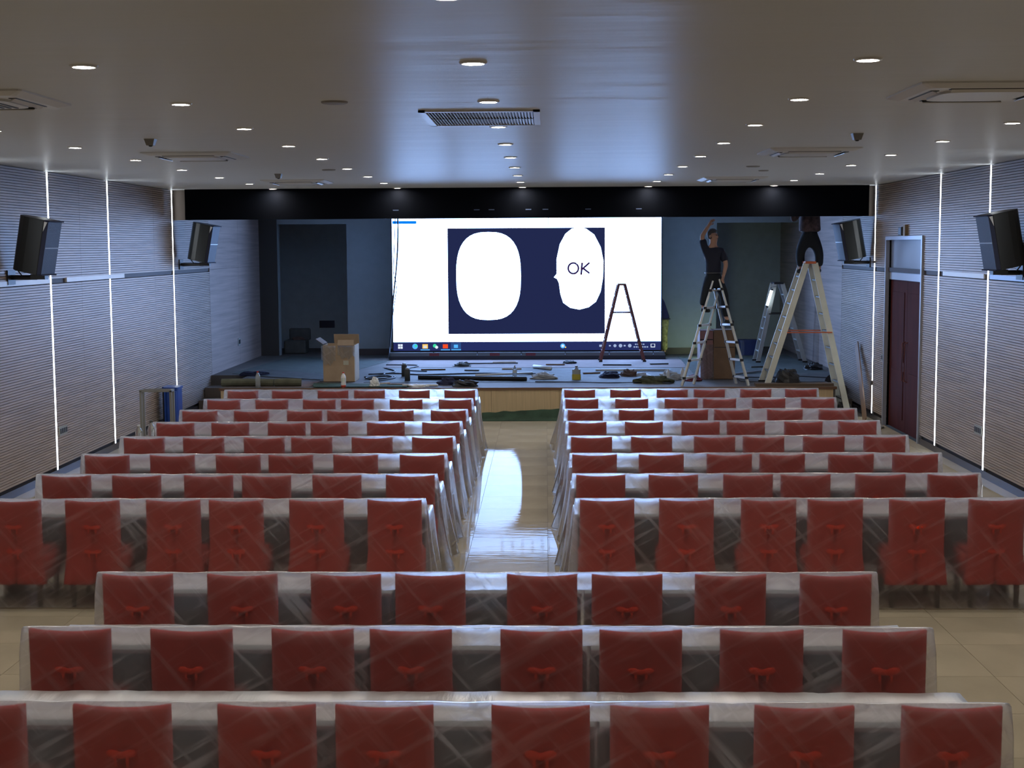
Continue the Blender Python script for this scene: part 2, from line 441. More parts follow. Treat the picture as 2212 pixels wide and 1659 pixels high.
# ------------------------------------------------------------------ video wall
SX0, SX1, SZ0, SZ1, SY = -3.46, 2.597, 0.735, 3.975, 31.4
screen = thing('led_screen', 'huge glowing video wall on stage showing white desktop with OK picture', 'screen', (0, SY, SZ))
M_SW = emit('screen_white', (0.36, 0.60, 1.15), S_SCREEN)
M_SN = emit('screen_navy', (0.016, 0.022, 0.075), 1.0)
M_ST = emit('screen_taskbar', (0.020, 0.028, 0.12), 1.0)
M_SI = emit('screen_ink', (0.03, 0.012, 0.06), 1.0)
M_SB = emit('screen_blue', (0.0, 0.22, 0.95), 1.0)
M_SBR = emit('screen_light_blue', (0.10, 0.48, 1.0), 1.0)
M_SY2 = emit('screen_yellow', (1.0, 0.62, 0.15), 1.0)
M_SR = emit('screen_red', (0.9, 0.08, 0.02), 1.0)
M_SG = emit('screen_green', (0.05, 0.75, 0.38), 1.0)
M_SPW = emit('screen_pale', (0.75, 0.85, 1.0), 1.0)
px = lambda p: -3.4598 + (p - 848) * 0.010443
pz = lambda q: 0.934 + (738 - q) * 0.01045
def flat(name, m_, poly, layer, parent):
    y = -0.002 * layer
    return MB().plate([(a, b - SZ) for a, b in poly], y - 0.0015, y).obj(name, m_, parent)
rect = lambda a, b, c_, d: [(a, c_), (b, c_), (b, d), (a, d)]
def ell(cx, cz, rx, rz, n=28, p=2.0):
    out = []
    for k in range(n):
        a = 2 * math.pi * k / n; ca, sa = math.cos(a), math.sin(a)
        out.append((cx + rx * math.copysign(abs(ca) ** (2 / p), ca), cz + rz * math.copysign(abs(sa) ** (2 / p), sa)))
    return out
MB().bb(SX0 - 0.03, SX1 + 0.03, 0.01, 0.16, SZ0 - 0.03 - SZ, SZ1 + 0.03 - SZ).obj('cabinet', M_BLACK, screen)
disp = flat('display', M_SW, rect(SX0, SX1, 0.934, SZ1), 1, screen)
flat('title_bar', M_SB, rect(px(849), px(901), 3.60, 3.665), 2, screen)
pic = flat('picture_panel', M_SN, rect(px(968), px(1307), pz(721), pz(493)), 2, screen)
flat('blank_shape', M_SW, ell(px(1056), pz(596), 0.73, 0.99, 40, 2.7), 3, screen)
bub = [(px(a), pz(b)) for a, b in ((1252, 492), (1266, 495), (1284, 508), (1298, 535), (1304, 565), (1303, 600), (1298, 630), (1288, 652), (1272, 664), (1252, 669), (1232, 665), (1217, 654), (1211, 635), (1208, 612), (1204, 603), (1197, 599), (1203, 592), (1203, 560), (1210, 528), (1222, 506), (1236, 495))]
flat('speech_bubble', M_SW, bub, 3, screen)
def stroke(name, pts, wd, layer, m_=M_SI, parent=None):
    mb = MB(); y = -0.002 * layer
    P = [Vector((px(a), 0, pz(b))) for a, b in pts]
    for i in range(len(P)):
        d = (P[min(i + 1, len(P) - 1)] - P[max(i - 1, 0)]).normalized(); n_ = Vector((-d.z, 0, d.x)) * wd / 2
        mb.v += [tuple(P[i] + n_ + Vector((0, y, -SZ))), tuple(P[i] - n_ + Vector((0, y, -SZ)))]
    for i in range(len(P) - 1): mb.f.append((2 * i, 2 * i + 1, 2 * i + 3, 2 * i + 2))
    # closed thin slab
    n0 = len(mb.v); mb.v += [(a, b - 0.0015, c_) for a, b, c_ in mb.v]; mb.f += [tuple(n0 + i for i in reversed(f)) for f in mb.f]
    return mb.obj(name, m_, parent or screen)
stroke('letter_o', [(1239 + 10.5 * math.cos(a) * 1.05, 580 - 11.5 * math.sin(a)) for a in [0.9 + 2 * math.pi * k / 20 for k in range(21)]], 0.042, 5)
k1 = stroke('letter_k', [(1258, 568), (1256, 594)], 0.044, 5)
stroke('letter_stroke', [(1274, 568), (1257, 583)], 0.042, 5)
stroke('letter_stroke', [(1260, 580), (1274, 591)], 0.042, 5)
stroke('pen_mark', [(1362, 575), (1366, 574), (1367, 578), (1363, 579)], 0.01, 3, emit('screen_faint', (0.45, 0.5, 0.7), 1.0))
stroke('corner_arrow', [(1408, 731), (1417, 722)], 0.014, 3, emit('screen_faint', (0.45, 0.5, 0.7), 1.0))
bar = flat('task_bar', M_ST, rect(SX0, SX1, SZ0, 0.934), 2, screen)
zc = pz(747.5)
for a in (-1, 1):
    for b in (-1, 1): flat('start_icon', M_SPW, rect(px(863) + a * .028 - .024, px(863) + a * .028 + .024, zc + b * .028 - .024, zc + b * .028 + .024), 3, bar)
def icon(name, m_, cx, kind, r=0.062, dz=0, layer=3):
    poly = ell(px(cx), zc + dz, r, r, 20) if kind == 'o' else rect(px(cx) - r, px(cx) + r, zc + dz - r * .8, zc + dz + r * .8)
    return flat(name, m_, poly, layer, bar)
icon('browser_icon', M_SBR, 895, 'o'); icon('browser_swirl', M_SG, 897, 'o', 0.028, .012, 4)
icon('folder_icon', M_SY2, 917, 'r'); icon('folder_fold', emit('screen_grey', (.7, .75, .8), 1), 917, 'r', 0.035, -0.012, 4)
icon('chat_icon', M_SG, 938, 'o', 0.042, 0.012); icon('chat_bubble', M_SPW, 942, 'o', 0.034, -0.02, 4)
icon('red_icon', M_SR, 961, 'r', 0.058)
flat('active_tile', emit('screen_tile', (0.03, 0.08, 0.25), 1), rect(px(973), px(995), pz(755), pz(740)), 3, bar)
icon('photo_icon', M_SBR, 984, 'r', 0.046, 0, 4)
icon('assistant_icon', M_SBR, 1216, 'o', 0.055); icon('assistant_dot', M_SPW, 1216, 'o', 0.03, 0, 4); icon('assistant_tab', M_SY2, 1222, 'o', 0.016, -.03, 5)
for a, b in ((907, 927), (951, 971), (974, 995)): flat('underline', M_SBR, rect(px(a), px(b), pz(756), pz(754)), 4, bar)
for cx, r in ((1298, .03), (1306, .028), (1318, .02), (1329, .035), (1341, .04), (1350, .022), (1361, .04)): icon('tray_icon', emit('screen_soft', (.35, .45, .7), 1), cx, 'o' if r > .03 else 'r', r)
for cx in (1371, 1376, 1381, 1389, 1394, 1399): icon('clock_digit', emit('screen_soft', (.35, .45, .7), 1), cx, 'r', 0.018, -0.03)
for cx in (1374, 1379, 1386, 1391): icon('clock_digit', emit('screen_soft', (.35, .45, .7), 1), cx, 'r', 0.017, 0.03)
icon('notice_icon', M_SPW, 1411, 'r', 0.05); icon('notice_hole', M_ST, 1411, 'r', 0.035, 0.005, 4)
for k, xx in enumerate((-1.02, -0.78, -0.55, -0.32, -0.09)):
    ic = flat('toolbar_icon', M_SI, ell(xx, 3.80, 0.035, 0.03, 8), 3, screen)
    flat('toolbar_label', M_SI, rect(xx - 0.05, xx + 0.05, 3.715, 3.745), 3, screen)
flat('toolbar_divider', M_SI, rect(0.06, 0.072, 3.56, SZ1), 3, screen)
# plinth under the screen
base = MB(); base.bb(-3.5, 2.66, -0.55, 0.12, 0.0, 0.10)
base.obj('plinth', mat('dark_plinth', (0.03, 0.035, 0.06), 0.35), screen)
xx = -3.48
while xx < 2.6:
    x2 = min(xx + 0.98, 2.66)
    MB().bb(xx, x2 - 0.02, -0.56, -0.50, 0.085, 0.165).obj('plinth_box', mat('grey_profile', (0.16, 0.18, 0.20), 0.35, 0.4), screen); xx = x2
for xx in (-2.6, -1.25, -0.45):
    MB().bb(xx, xx + 0.22, -0.57, -0.545, 0.09, 0.15).obj('red_fitting', mat('dull_red', (0.20, 0.04, 0.05), 0.6), screen)

# ------------------------------------------------------------------ seating rows
CHX_L = [-4.59, -3.90, -3.21, -2.67, -1.98, -1.29]
CHX_R = [0.51, 1.20, 1.90, 2.45, 3.14, 3.81]
CHX_W = [-2.72, -2.02, -1.33, -0.77, -0.03, 0.53, 1.21, 1.90]
ROWS_W = [6.35, 7.65, 8.98]
ROWS = [11.68, 12.97, 14.26, 15.59, 16.92, 18.18, 19.49, 20.76]

def chair_cover(seed):
    rnd = random.Random(seed); mb = MB()
    us = [-1, -0.93, -0.75, -0.5, -0.25, -0.08, -0.02, 0.02, 0.08, 0.25, 0.5, 0.75, 0.93, 1]
    zs = [0.21, 0.26, 0.34, 0.42, 0.48, 0.52, 0.60, 0.68, 0.72, 0.80, 0.88, 0.925, 0.942]
    nu, nz = len(us), len(zs); hw = 0.232
    def pt(u, z, back):
        flare = max(0, (0.50 - z)) * 0.10
        x = u * (hw + flare)
        dip = 0.020 * (1 - u * u) if z > 0.9 else 0
        y = 0.0 if back else 0.046
        if back:
            if abs(u) < 0.06 and z < 0.70 and abs(z - 0.5) > 0.03:
                y += 0.040
            y += 0.006 * math.sin(u * 5 + seed) * (1 - z) - max(0, 0.45 - z) * 0.10
            y += 0.004 * noise.noise((u * 3, z * 6, seed * 3.1))
        if z > 0.93 or abs(u) > 0.97: y = y * 0.7 + 0.031 * 0.3
        x += (0.12 * (0.50 - z) * (u * 0.1)) if z < 0.5 else 0
        return (x, y, z - dip)
    for back in (True, False):
        o = len(mb.v)
        for z in zs:
            for u in us: mb.v.append(pt(u, z, back))
        for i in range(nz - 1):
            for j in range(nu - 1):
                a = o + i * nu + j; q = (a, a + 1, a + nu + 1, a + nu)
                mb.f.append(q if back else q[::-1])
    n0 = nu * nz
    for i in range(nz - 1):
        for j in (0, nu - 1):
            a = i * nu + j; b = a + nu; mb.f.append((a, b, b + n0, a + n0))
    for j in range(nu - 1):
        for i in (0, nz - 1):
            a = i * nu + j; mb.f.append((a, a + 1, a + 1 + n0, a + n0))
    # seat and skirt
    ks = [(-0.235, 0.065), (0.235, 0.065), (0.24, 0.28), (0.225, 0.46), (-0.225, 0.46), (-0.24, 0.28)]
    mb.prism(ks, 0.22, 0.455)
    mb.prism([(a * 0.93, 0.065 + (b - 0.065) * 0.95) for a, b in ks], 0.455, 0.485)
    return mb.mesh('slip_cover', M_COVER, True)
COVERS = [chair_cover(s) for s in range(4)]
def bow_mesh():
    mb = MB()
    for s in (-1, 1):
        mb.lathe([(0.004, -0.0), (0.012, 0.010), (0.016, 0.03), (0.013, 0.052), (0.004, 0.062)], n=8)
        n = len(mb.v) - 40
        for i in range(n, len(mb.v)):
            a, b, c_ = mb.v[i]; mb.v[i] = (s * c_, b * 0.6, a + 0.12 * c_)
        mb.box((s * 0.025, 0, -0.022), (0.012, 0.006, 0.04))
    mb.box((0, 0, 0), (0.018, 0.018, 0.022))
    return mb.mesh('cloth_bow', M_BOW, True)
BOW = bow_mesh()
lg = MB(); lg.add([(-.015, -.015, 0), (.015, -.015, 0), (.015, .015, 0), (-.015, .015, 0), (-.02, -.02, .24), (.02, -.02, .24), (.02, .02, .24), (-.02, .02, .24)],
                  [(3, 2, 1, 0), (4, 5, 6, 7), (0, 1, 5, 4), (1, 2, 6, 5), (2, 3, 7, 6), (3, 0, 4, 7)])
LEG = lg.mesh('leg', M_LEG)
CHN = [0]
def chair(x, y, label, group):
    k = CHN[0]; CHN[0] += 1
    t = thing('chair', label, 'chair', (x, y, 0), group, rz=random.uniform(-0.012, 0.012))
    place('slip_cover', COVERS[k % 4], t)
    for z in (0.705, 0.49):
        b = place('cloth_bow', BOW, t); b.location = (0, -0.012, z)
        b.scale = (1.15 + 0.2 * random.random(), 1, 1.25 + 0.3 * random.random())
    for sx in (-0.195, 0.195):
        for yy in (0.035, 0.42):
            l_ = place('leg', LEG, t); l_.location = (sx, yy, 0)
    return t

def desk(x0, x1, y, label, group):
    t = thing('desk', label, 'desk', ((x0 + x1) / 2, y, 0), group)
    hw = (x1 - x0) / 2 - 0.01
    MB().bb(-hw, hw, 0.30, 0.80, 0.712, 0.738).obj('tabletop', M_DESKTOP, t, bevel=0.004)
    MB().bb(-hw + 0.03, hw - 0.03, 0.70, 0.718, 0.22, 0.712).obj('modesty_panel', M_DESK, t)
    MB().bb(-hw + 0.03, hw - 0.03, 0.40, 0.70, 0.58, 0.595).obj('shelf', M_DESK, t)
    for s in (-1, 1):
        MB().bb(min(s * (hw - 0.03), s * (hw - 0.005)), max(s * (hw - 0.03), s * (hw - 0.005)), 0.33, 0.77, 0.0, 0.712).obj('side_panel', M_DESK, t)
    return t

def plastic_sheet(x0, x1, y, label, group, chairs, seed, flareL=0.1, flareR=0.1, over=0.0):
    prof = [(-0.055, 0.015), (-0.050, 0.10), (-0.046, 0.2), (-0.042, 0.32), (-0.036, 0.45), (-0.030, 0.58), (-0.026, 0.70), (-0.024, 0.80), (-0.019, 0.88), (-0.016, 0.925), (-0.006, 0.950), (0.025, 0.956), (0.060, 0.948), (0.11, 0.922), (0.18, 0.88), (0.25, 0.822), (0.295, 0.768), (0.32, 0.758), (0.42, 0.752), (0.55, 0.750), (0.68, 0.751), (0.79, 0.752), (0.825, 0.742), (0.838, 0.69), (0.845, 0.55), (0.85, 0.38), (0.86, 0.2), (0.87, 0.04)]
    mb = MB(); nx = int((x1 - x0) / 0.035); np_ = len(prof); F = 9
    colsu = []
    for k in range(F, 0, -1): colsu.append((x0, k / F, -1, flareL))
    for k in range(nx + 1): colsu.append((x0 + (x1 - x0) * k / nx, 0, 0, 0))
    for k in range(1, F + 1): colsu.append((x1, k / F, 1, flareR))
    for (x, t, sg, fl) in colsu:
        dmin = min([abs(x - c_) for c_ in chairs]) if chairs else 1
        gap = max(0.0, dmin - 0.235)
        for j, (dy, z) in enumerate(prof):
            yy, zz, xx = dy, z, x
            if t > 0:
                # hangs down over the row end
                hang = t ** 0.9
                zz = max(0.012, z * (1 - hang) + 0.012)
                rip = noise.noise((dy * 7, seed * 1.7 + sg, hang * 1.2))
                xx = x + sg * (0.006 + 0.018 * hang ** 0.6 + fl * hang ** 1.5 * (0.35 + 0.8 * max(0, noise.noise((dy * 4.2 + seed, sg * 3.0, 2.0)) + 0.25)) + 0.022 * rip * hang ** 0.5)
                yy = dy + 0.02 * noise.noise((dy * 9, hang * 3, seed)) * hang
            else:
                n1 = noise.noise((x * 2.3 + z * 3.2, z * 1.4 - x * .6, seed * 5.3)); n2 = noise.noise((x * 7 - z * 9, z * 3, seed * 2.1))
                if 0.05 < z < 0.9 and dy < 0: yy -= 0.008 * (n1 + 0.4) + 0.004 * n2
                if dy > 0.3 and z > 0.7: zz += 0.005 * n2 + 0.004 * noise.noise((x * 16 + dy * 12, dy * 3, seed))
                if z > 0.90 and dy < 0.3: zz -= 0.05 * gap - 0.004 * n1
            mb.v.append((xx, y + yy + 0.0, zz))
    nc = len(colsu)
    for i in range(nc - 1):
        for j in range(np_ - 1):
            a = i * np_ + j; mb.f.append((a, a + 1, a + np_ + 1, a + np_))
    me = bpy.data.meshes.new('plastic_sheet'); me.from_pydata(mb.v, [], mb.f); me.materials.append(M_FILM)
    for p in me.polygons: p.use_smooth = True
    me.update()
    o = place('plastic_sheet', me)
    return tag(o, label, 'sheet', group)

WR = ['nearest the camera', 'second from the camera', 'third from the camera']
for r, y in enumerate(ROWS_W):
    for k, x in enumerate(CHX_W):
        chair(x, y + random.uniform(-.006, .006), 'red slip-covered chair, %s from the left in wide row %s' % (ORD[k], WR[r]), 'chairs in the three wide rows nearest the camera')
    for k, (a, b) in enumerate(((-2.965, -1.05), (-1.05, 0.25), (0.25, 2.15))):
        desk(a, b, y, '%s desk under plastic in the wide row %s' % (['left-hand', 'short middle', 'right-hand'][k], WR[r]), 'desks in the wide rows')
    plastic_sheet(-2.985, 2.165, y, 'translucent plastic sheet draped over the wide chair row %s' % WR[r], 'plastic sheets over the seating rows', CHX_W, 3 + r, 0.02, 0.02)
for r, y in enumerate(ROWS):
    n = 8 - r   # row number counted from the stage
    rn = ORD[n - 1]
    for bl, xs, d0 in (('left', CHX_L, (-4.85, -2.94, -1.05)), ('right', CHX_R, (0.26, 2.175, 4.06))):
        for k, x in enumerate(xs):
            chair(x + random.uniform(-.01, .01), y + random.uniform(-.006, .006), 'red slip-covered chair, %s from the left, %s block, %s row from stage' % (ORD[k], bl, rn), 'chairs in the %s block' % bl)
        for k in range(2):
            desk(d0[k], d0[k + 1], y, '%s desk under plastic, %s block, %s row from the stage' % (['left-hand', 'right-hand'][k], bl, rn), 'desks in the %s block' % bl)
        fl = (0.03, 0.14) if bl == 'left' else (0.16, 0.03)
        x0, x1 = (-4.86, -1.035) if bl == 'left' else (0.245, 4.075)
        plastic_sheet(x0, x1, y, 'translucent plastic sheet draped over %s block, %s row from the stage' % (bl, rn), 'plastic sheets over the seating rows', xs, r * 2 + (7 if bl == 'left' else 31), *fl)

# ------------------------------------------------------------------ ceiling fittings
M_DOWN = emit('downlight_glow', (1.0, 0.92, 0.82), S_DOWN)
dl_ring = MB()
n = 24; vs = []; fs = []
for (r, z) in ((0.058, -0.002), (0.060, -0.012), (0.075, -0.010), (0.080, 0.0)):
    for k in range(n):
        a = 2 * math.pi * k / n; vs.append((r * math.cos(a), r * math.sin(a), z))
for i in range(3):
    for k in range(n): fs.append((i * n + k, i * n + (k + 1) % n, (i + 1) * n + (k + 1) % n, (i + 1) * n + k))
dl_ring.add(vs, fs); RING = dl_ring.mesh('rim', M_WHITEP, True)
dd = MB(); dd.lathe([(0.058, -0.007), (0.058, -0.0005)], n=20); DISC = dd.mesh('lens', M_DOWN)
colsx = [-4.77, -2.592, -0.401, 1.790, 3.97]; coln = ['far left', 'left', 'middle', 'right', 'far right']
for ci, cx in enumerate(colsx):
    for i in range(-2, 9):  # row nearest the camera is out of view, added for warm ambience
        yy = 7.88 + 2.088 * i - (0.14 if i == 8 else 0)
        t = thing('downlight', 'small round warm downlight, %s line of the ceiling, %s from stage' % (coln[ci], ORD[8 - i]), 'light', (cx, yy, H), 'ceiling downlights')
        place('rim', RING, t); place('lens', DISC, t)

def cassette(x, y, label):
    t = thing('ceiling_air_conditioner', label, 'air conditioner', (x, y, H), 'ceiling cassette air conditioners')
    def rr(hw, c_): return [(hw, hw - c_), (hw - c_, hw), (-hw + c_, hw), (-hw, hw - c_), (-hw, -hw + c_), (-hw + c_, -hw), (hw - c_, -hw), (hw, -hw + c_)]
    mb = MB(); A = rr(0.49, 0.02); B = rr(0.42, 0.03)
    mb.v = [(a, b, 0.0) for a, b in A] + [(a, b, -0.012) for a, b in A] + [(a, b, -0.035) for a, b in B]
    for l_ in range(2):
        for k in range(8): mb.f.append((l_ * 8 + k, l_ * 8 + (k + 1) % 8, l_ * 8 + 8 + (k + 1) % 8, l_ * 8 + 8 + k))
    mb.f.append(tuple(range(16, 24)))
    mb.obj('panel', M_WHITEP, t)
    for k in range(4):
        a = k * math.pi / 2; M = Matrix.Rotation(a, 3, 'Z')
        MB().box(M @ Vector((0, 0.355, -0.036)), (0.56, 0.055, 0.006), M).obj('air_slot', M_BLACK, t)
        MB().box(M @ Vector((0, 0.352, -0.044)), (0.54, 0.035, 0.006), M @ Matrix.Rotation(0.5, 3, 'X')).obj('louvre', M_WHITEP, t)
    MB().prism([(a, b) for a, b in ell(0, 0, 0.29, 0.29, 28, 5)], -0.050, -0.034).obj('intake_cover', M_WHITEP, t)
    gm = MB()
    for k in range(9): gm.box((-0.2 + 0.05 * k, 0, -0.052), (0.018, 0.42, 0.006))
    if x < 0 and y < 12: g = gm.obj('intake_slots', M_DGREY, t); g['kind'] = 'stuff'
    return t
names = [('nearest the camera', 9.48), ('in the middle of the line', 15.45), ('nearest the stage', 21.75)]
for nm, yy in names:
    cassette(-3.86, yy, 'white square ceiling air conditioner on the left, ' + nm)
    cassette(2.88, yy, 'white square ceiling air conditioner on the right, ' + nm)

g = thing('ceiling_grille', 'square ceiling vent with white frame and slanted blades', 'vent', (-0.50, 11.25, H))
fm = MB()
for s in (-1, 1):
    fm.bb(min(s * 0.41, s * 0.46), max(s * 0.41, s * 0.46), -0.64, 0.64, -0.014, 0); fm.bb(-0.46, 0.46, min(s * 0.58, s * 0.64), max(s * 0.58, s * 0.64), -0.014, 0)
fm.obj('frame', M_WHITEP, g)
MB().bb(-0.41, 0.41, -0.58, 0.58, -0.001, 0.0).obj('backing', M_BLACK, g)
bl = MB()
for row in (-1, 1):
    for k in range(34):
        bl.box((-0.396 + 0.024 * k, row * 0.285, -0.008), (0.016, 0.52, 0.002), Matrix.Rotation(0.7, 3, 'Y'))
o = bl.obj('blade', M_WHITEP, g); o['kind'] = 'stuff'
MB().bb(-0.41, 0.41, -0.015, 0.015, -0.012, -0.002).obj('cross_bar', M_DGREY, g)

for x, y, r, lb in ((-1.49, 9.94, 0.095, 'round flush ceiling disc left of the vent'), (-2.88, 18.6, 0.09, 'small round ceiling disc near the left middle air conditioner'), (2.72, 18.45, 0.09, 'small round ceiling disc beyond right middle air conditioner'), (3.02, 19.5, 0.07, 'tiny ceiling disc between the two far right air conditioners')):
    tag(MB().lathe([(r, 0), (r, -0.008), (r * 0.9, -0.014), (0.01, -0.016)], (x, y, H), 24).obj('ceiling_disc', mat('disc_grey', (0.35, 0.34, 0.32), 0.6), smooth=False), lb, 'detector', 'ceiling discs')
for x, y, lb in ((-3.73, 13.2, 'small grey box sensor on the ceiling, front left'), (2.90, 13.15, 'small grey box sensor on the ceiling, front right'), (-3.745, 19.6, 'small grey box sensor on the ceiling near the left stage end')):
    t = thing('ceiling_sensor', lb, 'sensor', (x, y, H), 'ceiling sensors')
    mb = MB(); mb.v = [(sx * 0.05, sy * 0.05, 0) for sx, sy in ((-1, -1), (1, -1), (1, 1), (-1, 1))] + [(sx * 0.032, sy * 0.035, -0.06) for sx, sy in ((-1, -1), (1, -1), (1, 1), (-1, 1))]
    mb.f = [(0, 1, 2, 3), (4, 7, 6, 5)] + [(k, (k + 1) % 4, 4 + (k + 1) % 4, 4 + k) for k in range(4)]
    mb.obj('housing', mat('sensor_grey', (0.25, 0.24, 0.22), 0.5), t)
    MB().lathe([(0.02, -0.058), (0.018, -0.068), (0.004, -0.072)], n=12).obj('lens', M_BLACK, t)

# ------------------------------------------------------------------ loudspeakers
def loudspeaker(x, y, z, sg, label):
    """sg=+1 on the left wall, facing the room (+x); the top leans into the room"""
    t = thing('loudspeaker', label, 'speaker', (x, y, z), 'wall loudspeakers')
    tilt = Matrix.Rotation(sg * math.radians(11), 3, 'Y'); yaw = Matrix.Rotation(-sg * math.radians(9), 3, 'Z')
    R_ = yaw @ tilt; hh = 0.34
    def tr(mb): mb.v = [tuple(R_ @ Vector((sg * a, b, c_))) for a, b, c_ in mb.v]; return mb
    # cabinet with rounded back
    prof = [(0.17, -0.20), (0.17, 0.20)]
    for k in range(9):
        a = math.pi / 2 + math.pi * k / 8
        prof.append((-0.02 + 0.21 * math.cos(a), 0.20 * math.sin(a)))
    tr(MB().prism(prof, -hh, hh)).obj('cabinet', M_SPK, t, bevel=0.006)
    gr = tr(MB().prism([(0.17, -0.19), (0.215, -0.165), (0.215, 0.165), (0.17, 0.19)], -hh + 0.012, hh - 0.012)).obj('grille', M_GRILL, t)
    for zz in (-hh + 0.008, hh - 0.008):
        tr(MB().box((0.20, 0, zz), (0.07, 0.36, 0.014))).obj('end_plate', M_DBLUE, t)
    tr(MB().box((0.217, 0, 0), (0.008, 0.33, 0.012))).obj('seam_bar', M_GREYM, t)
    tr(MB().plate([(0.175, hh - 0.14), (0.175, hh - 0.02), (0.215, hh - 0.02)], -0.196, -0.19)).obj('corner_wedge', M_WHITEP, t)  # thin white wedge at the top corner of the grille side
    # arm to the wall
    MB().bb(min(-sg * 0.06, sg * 0.12), max(-sg * 0.06, sg * 0.12), -0.06, 0.06, -hh - 0.085, -hh - 0.02).obj('mount_plate', M_BLACK, t)
    xw = (XL if sg > 0 else XR) - x
    MB().tube([(xw, 0.05, -hh - 0.06), (0, 0, -hh - 0.06)], 0.03, 8).obj('wall_arm', M_BLACK, t)
    MB().bb(min(xw, xw + sg * 0.02), max(xw, xw + sg * 0.02), -0.08, 0.16, -hh - 0.15, -hh + 0.03).obj('wall_plate', M_BLACK, t)
    pts = [(-sg * (0.16 + 0.07 * math.sin(math.pi * k / 8)), -0.06, -hh - 0.04 + 0.26 * k / 8) for k in range(9)]
    MB().tube(pts, 0.008, 6).obj('cable', M_BLACK, t)
loudspeaker(-6.30, 17.1, 3.14, 1, 'black wall loudspeaker on the left wall nearest the camera')
loudspeaker(-6.22, 25.2, 3.19, 1, 'black wall loudspeaker left of the stage under the dark beam')
loudspeaker(5.55, 17.1, 3.14, -1, 'black wall loudspeaker at the right edge nearest the camera')
loudspeaker(5.45, 25.1, 3.17, -1, 'black wall loudspeaker right of the stage under the dark beam')

# ------------------------------------------------------------------ door on the right
door = MB()
for a, b in ((DOOR[0] - 0.06, DOOR[0]), (DOOR[1], DOOR[1] + 0.06)): door.bb(XR - 0.03, XR + 0.20, a, b, 0, 3.22)
door.bb(XR - 0.03, XR + 0.20, DOOR[0], DOOR[1], 3.16, 3.22)
door = st(door.obj('door_1', M_FRAME))
MB().bb(XR + 0.04, XR + 0.10, DOOR[0], DOOR[1], 2.50, 2.62).obj('transom_bar', M_FRAME, door)
MB().bb(XR + 0.06, XR + 0.08, DOOR[0], DOOR[1], 2.62, 3.16).obj('transom_panel', mat('transom_blue', (0.25, 0.30, 0.42), 0.3), door)
ym = (DOOR[0] + DOOR[1]) / 2
for a, b, s in ((DOOR[0] + 0.005, ym - 0.004, -1), (ym + 0.004, DOOR[1] - 0.005, 1)):
    lf = MB().bb(XR + 0.07, XR + 0.115, a, b, 0.01, 2.495).obj('door_leaf', M_DOOR, door)
    for za, zb in ((0.2, 1.0), (1.15, 2.3)):
        MB().bb(XR + 0.060, XR + 0.071, a + 0.16, b - 0.16, za, zb).obj('raised_panel', M_DOOR, lf)
    hy = ym + s * 0.08
    MB().tube([(XR + 0.07, hy, 0.85), (XR + 0.02, hy, 0.87), (XR + 0.02, hy, 1.48), (XR + 0.07, hy, 1.50)], 0.012, 8).obj('handle', mat('dark_handle', (0.25, 0.10, 0.10), 0.35, 0.5), lf)

t = thing('exit_sign', 'small dark box sign on the wall above the red door', 'sign', (XR, 22.82, 3.30))
MB().bb(-0.05, 0, -0.10, 0.10, -0.07, 0.07).obj('housing', M_DGREY, t); MB().bb(-0.056, -0.05, -0.085, 0.085, -0.055, 0.055).obj('face', mat('sign_face', (0.08, 0.11, 0.16), 0.3), t)
tag(MB().bb(XR - 0.05, XR, 22.50, 22.62, 3.22, 3.40).obj('junction_box', mat('tan_box', (0.30, 0.22, 0.12), 0.6)), 'small tan box on the wall beside the dark sign', 'box')

def wall_plate(x, sg, y, z, label, wd=0.30, ht=0.12, nsock=4):
    t = thing('socket_plate', label, 'socket', (x, y, z), 'wall socket plates')
    a, b = sorted((0, sg * 0.012))
    MB().bb(a, b, -wd / 2, wd / 2, -ht / 2, ht / 2).obj('plate', mat('plate_grey', (0.34, 0.36, 0.34), 0.4), t)
    for k in range(nsock):
        yy = -wd / 2 + wd * (k + 0.5) / nsock
        a, b = sorted((sg * 0.012, sg * 0.016))
        MB().bb(a, b, yy - wd / nsock * 0.32, yy + wd / nsock * 0.32, -ht * 0.28, ht * 0.28).obj('socket', M_BLACK, t)
wall_plate(XL, 1, 18.80, 0.605, 'grey socket plate on left wall beside the first light strip')
wall_plate(XR, -1, 18.62, 0.605, 'grey socket plate on right wall beside the near light strip')
wall_plate(XL + 0.0, 1, 29.9, 1.06, 'grey switch plate on the wood panels left of the stage', 0.22, 0.16, 1)
wall_plate(XR, -1, 24.0, 1.15, 'small switch plate between the red door and light strip', 0.09, 0.12, 1)
tag(MB().bb(-5.66, -5.28, 34.58, 34.60, 1.08, 1.26).obj('wall_plaque', mat('plaque', (0.02, 0.022, 0.05), 0.5)), 'dark rectangular plaque on the backstage wall behind the cardboard box', 'plaque')

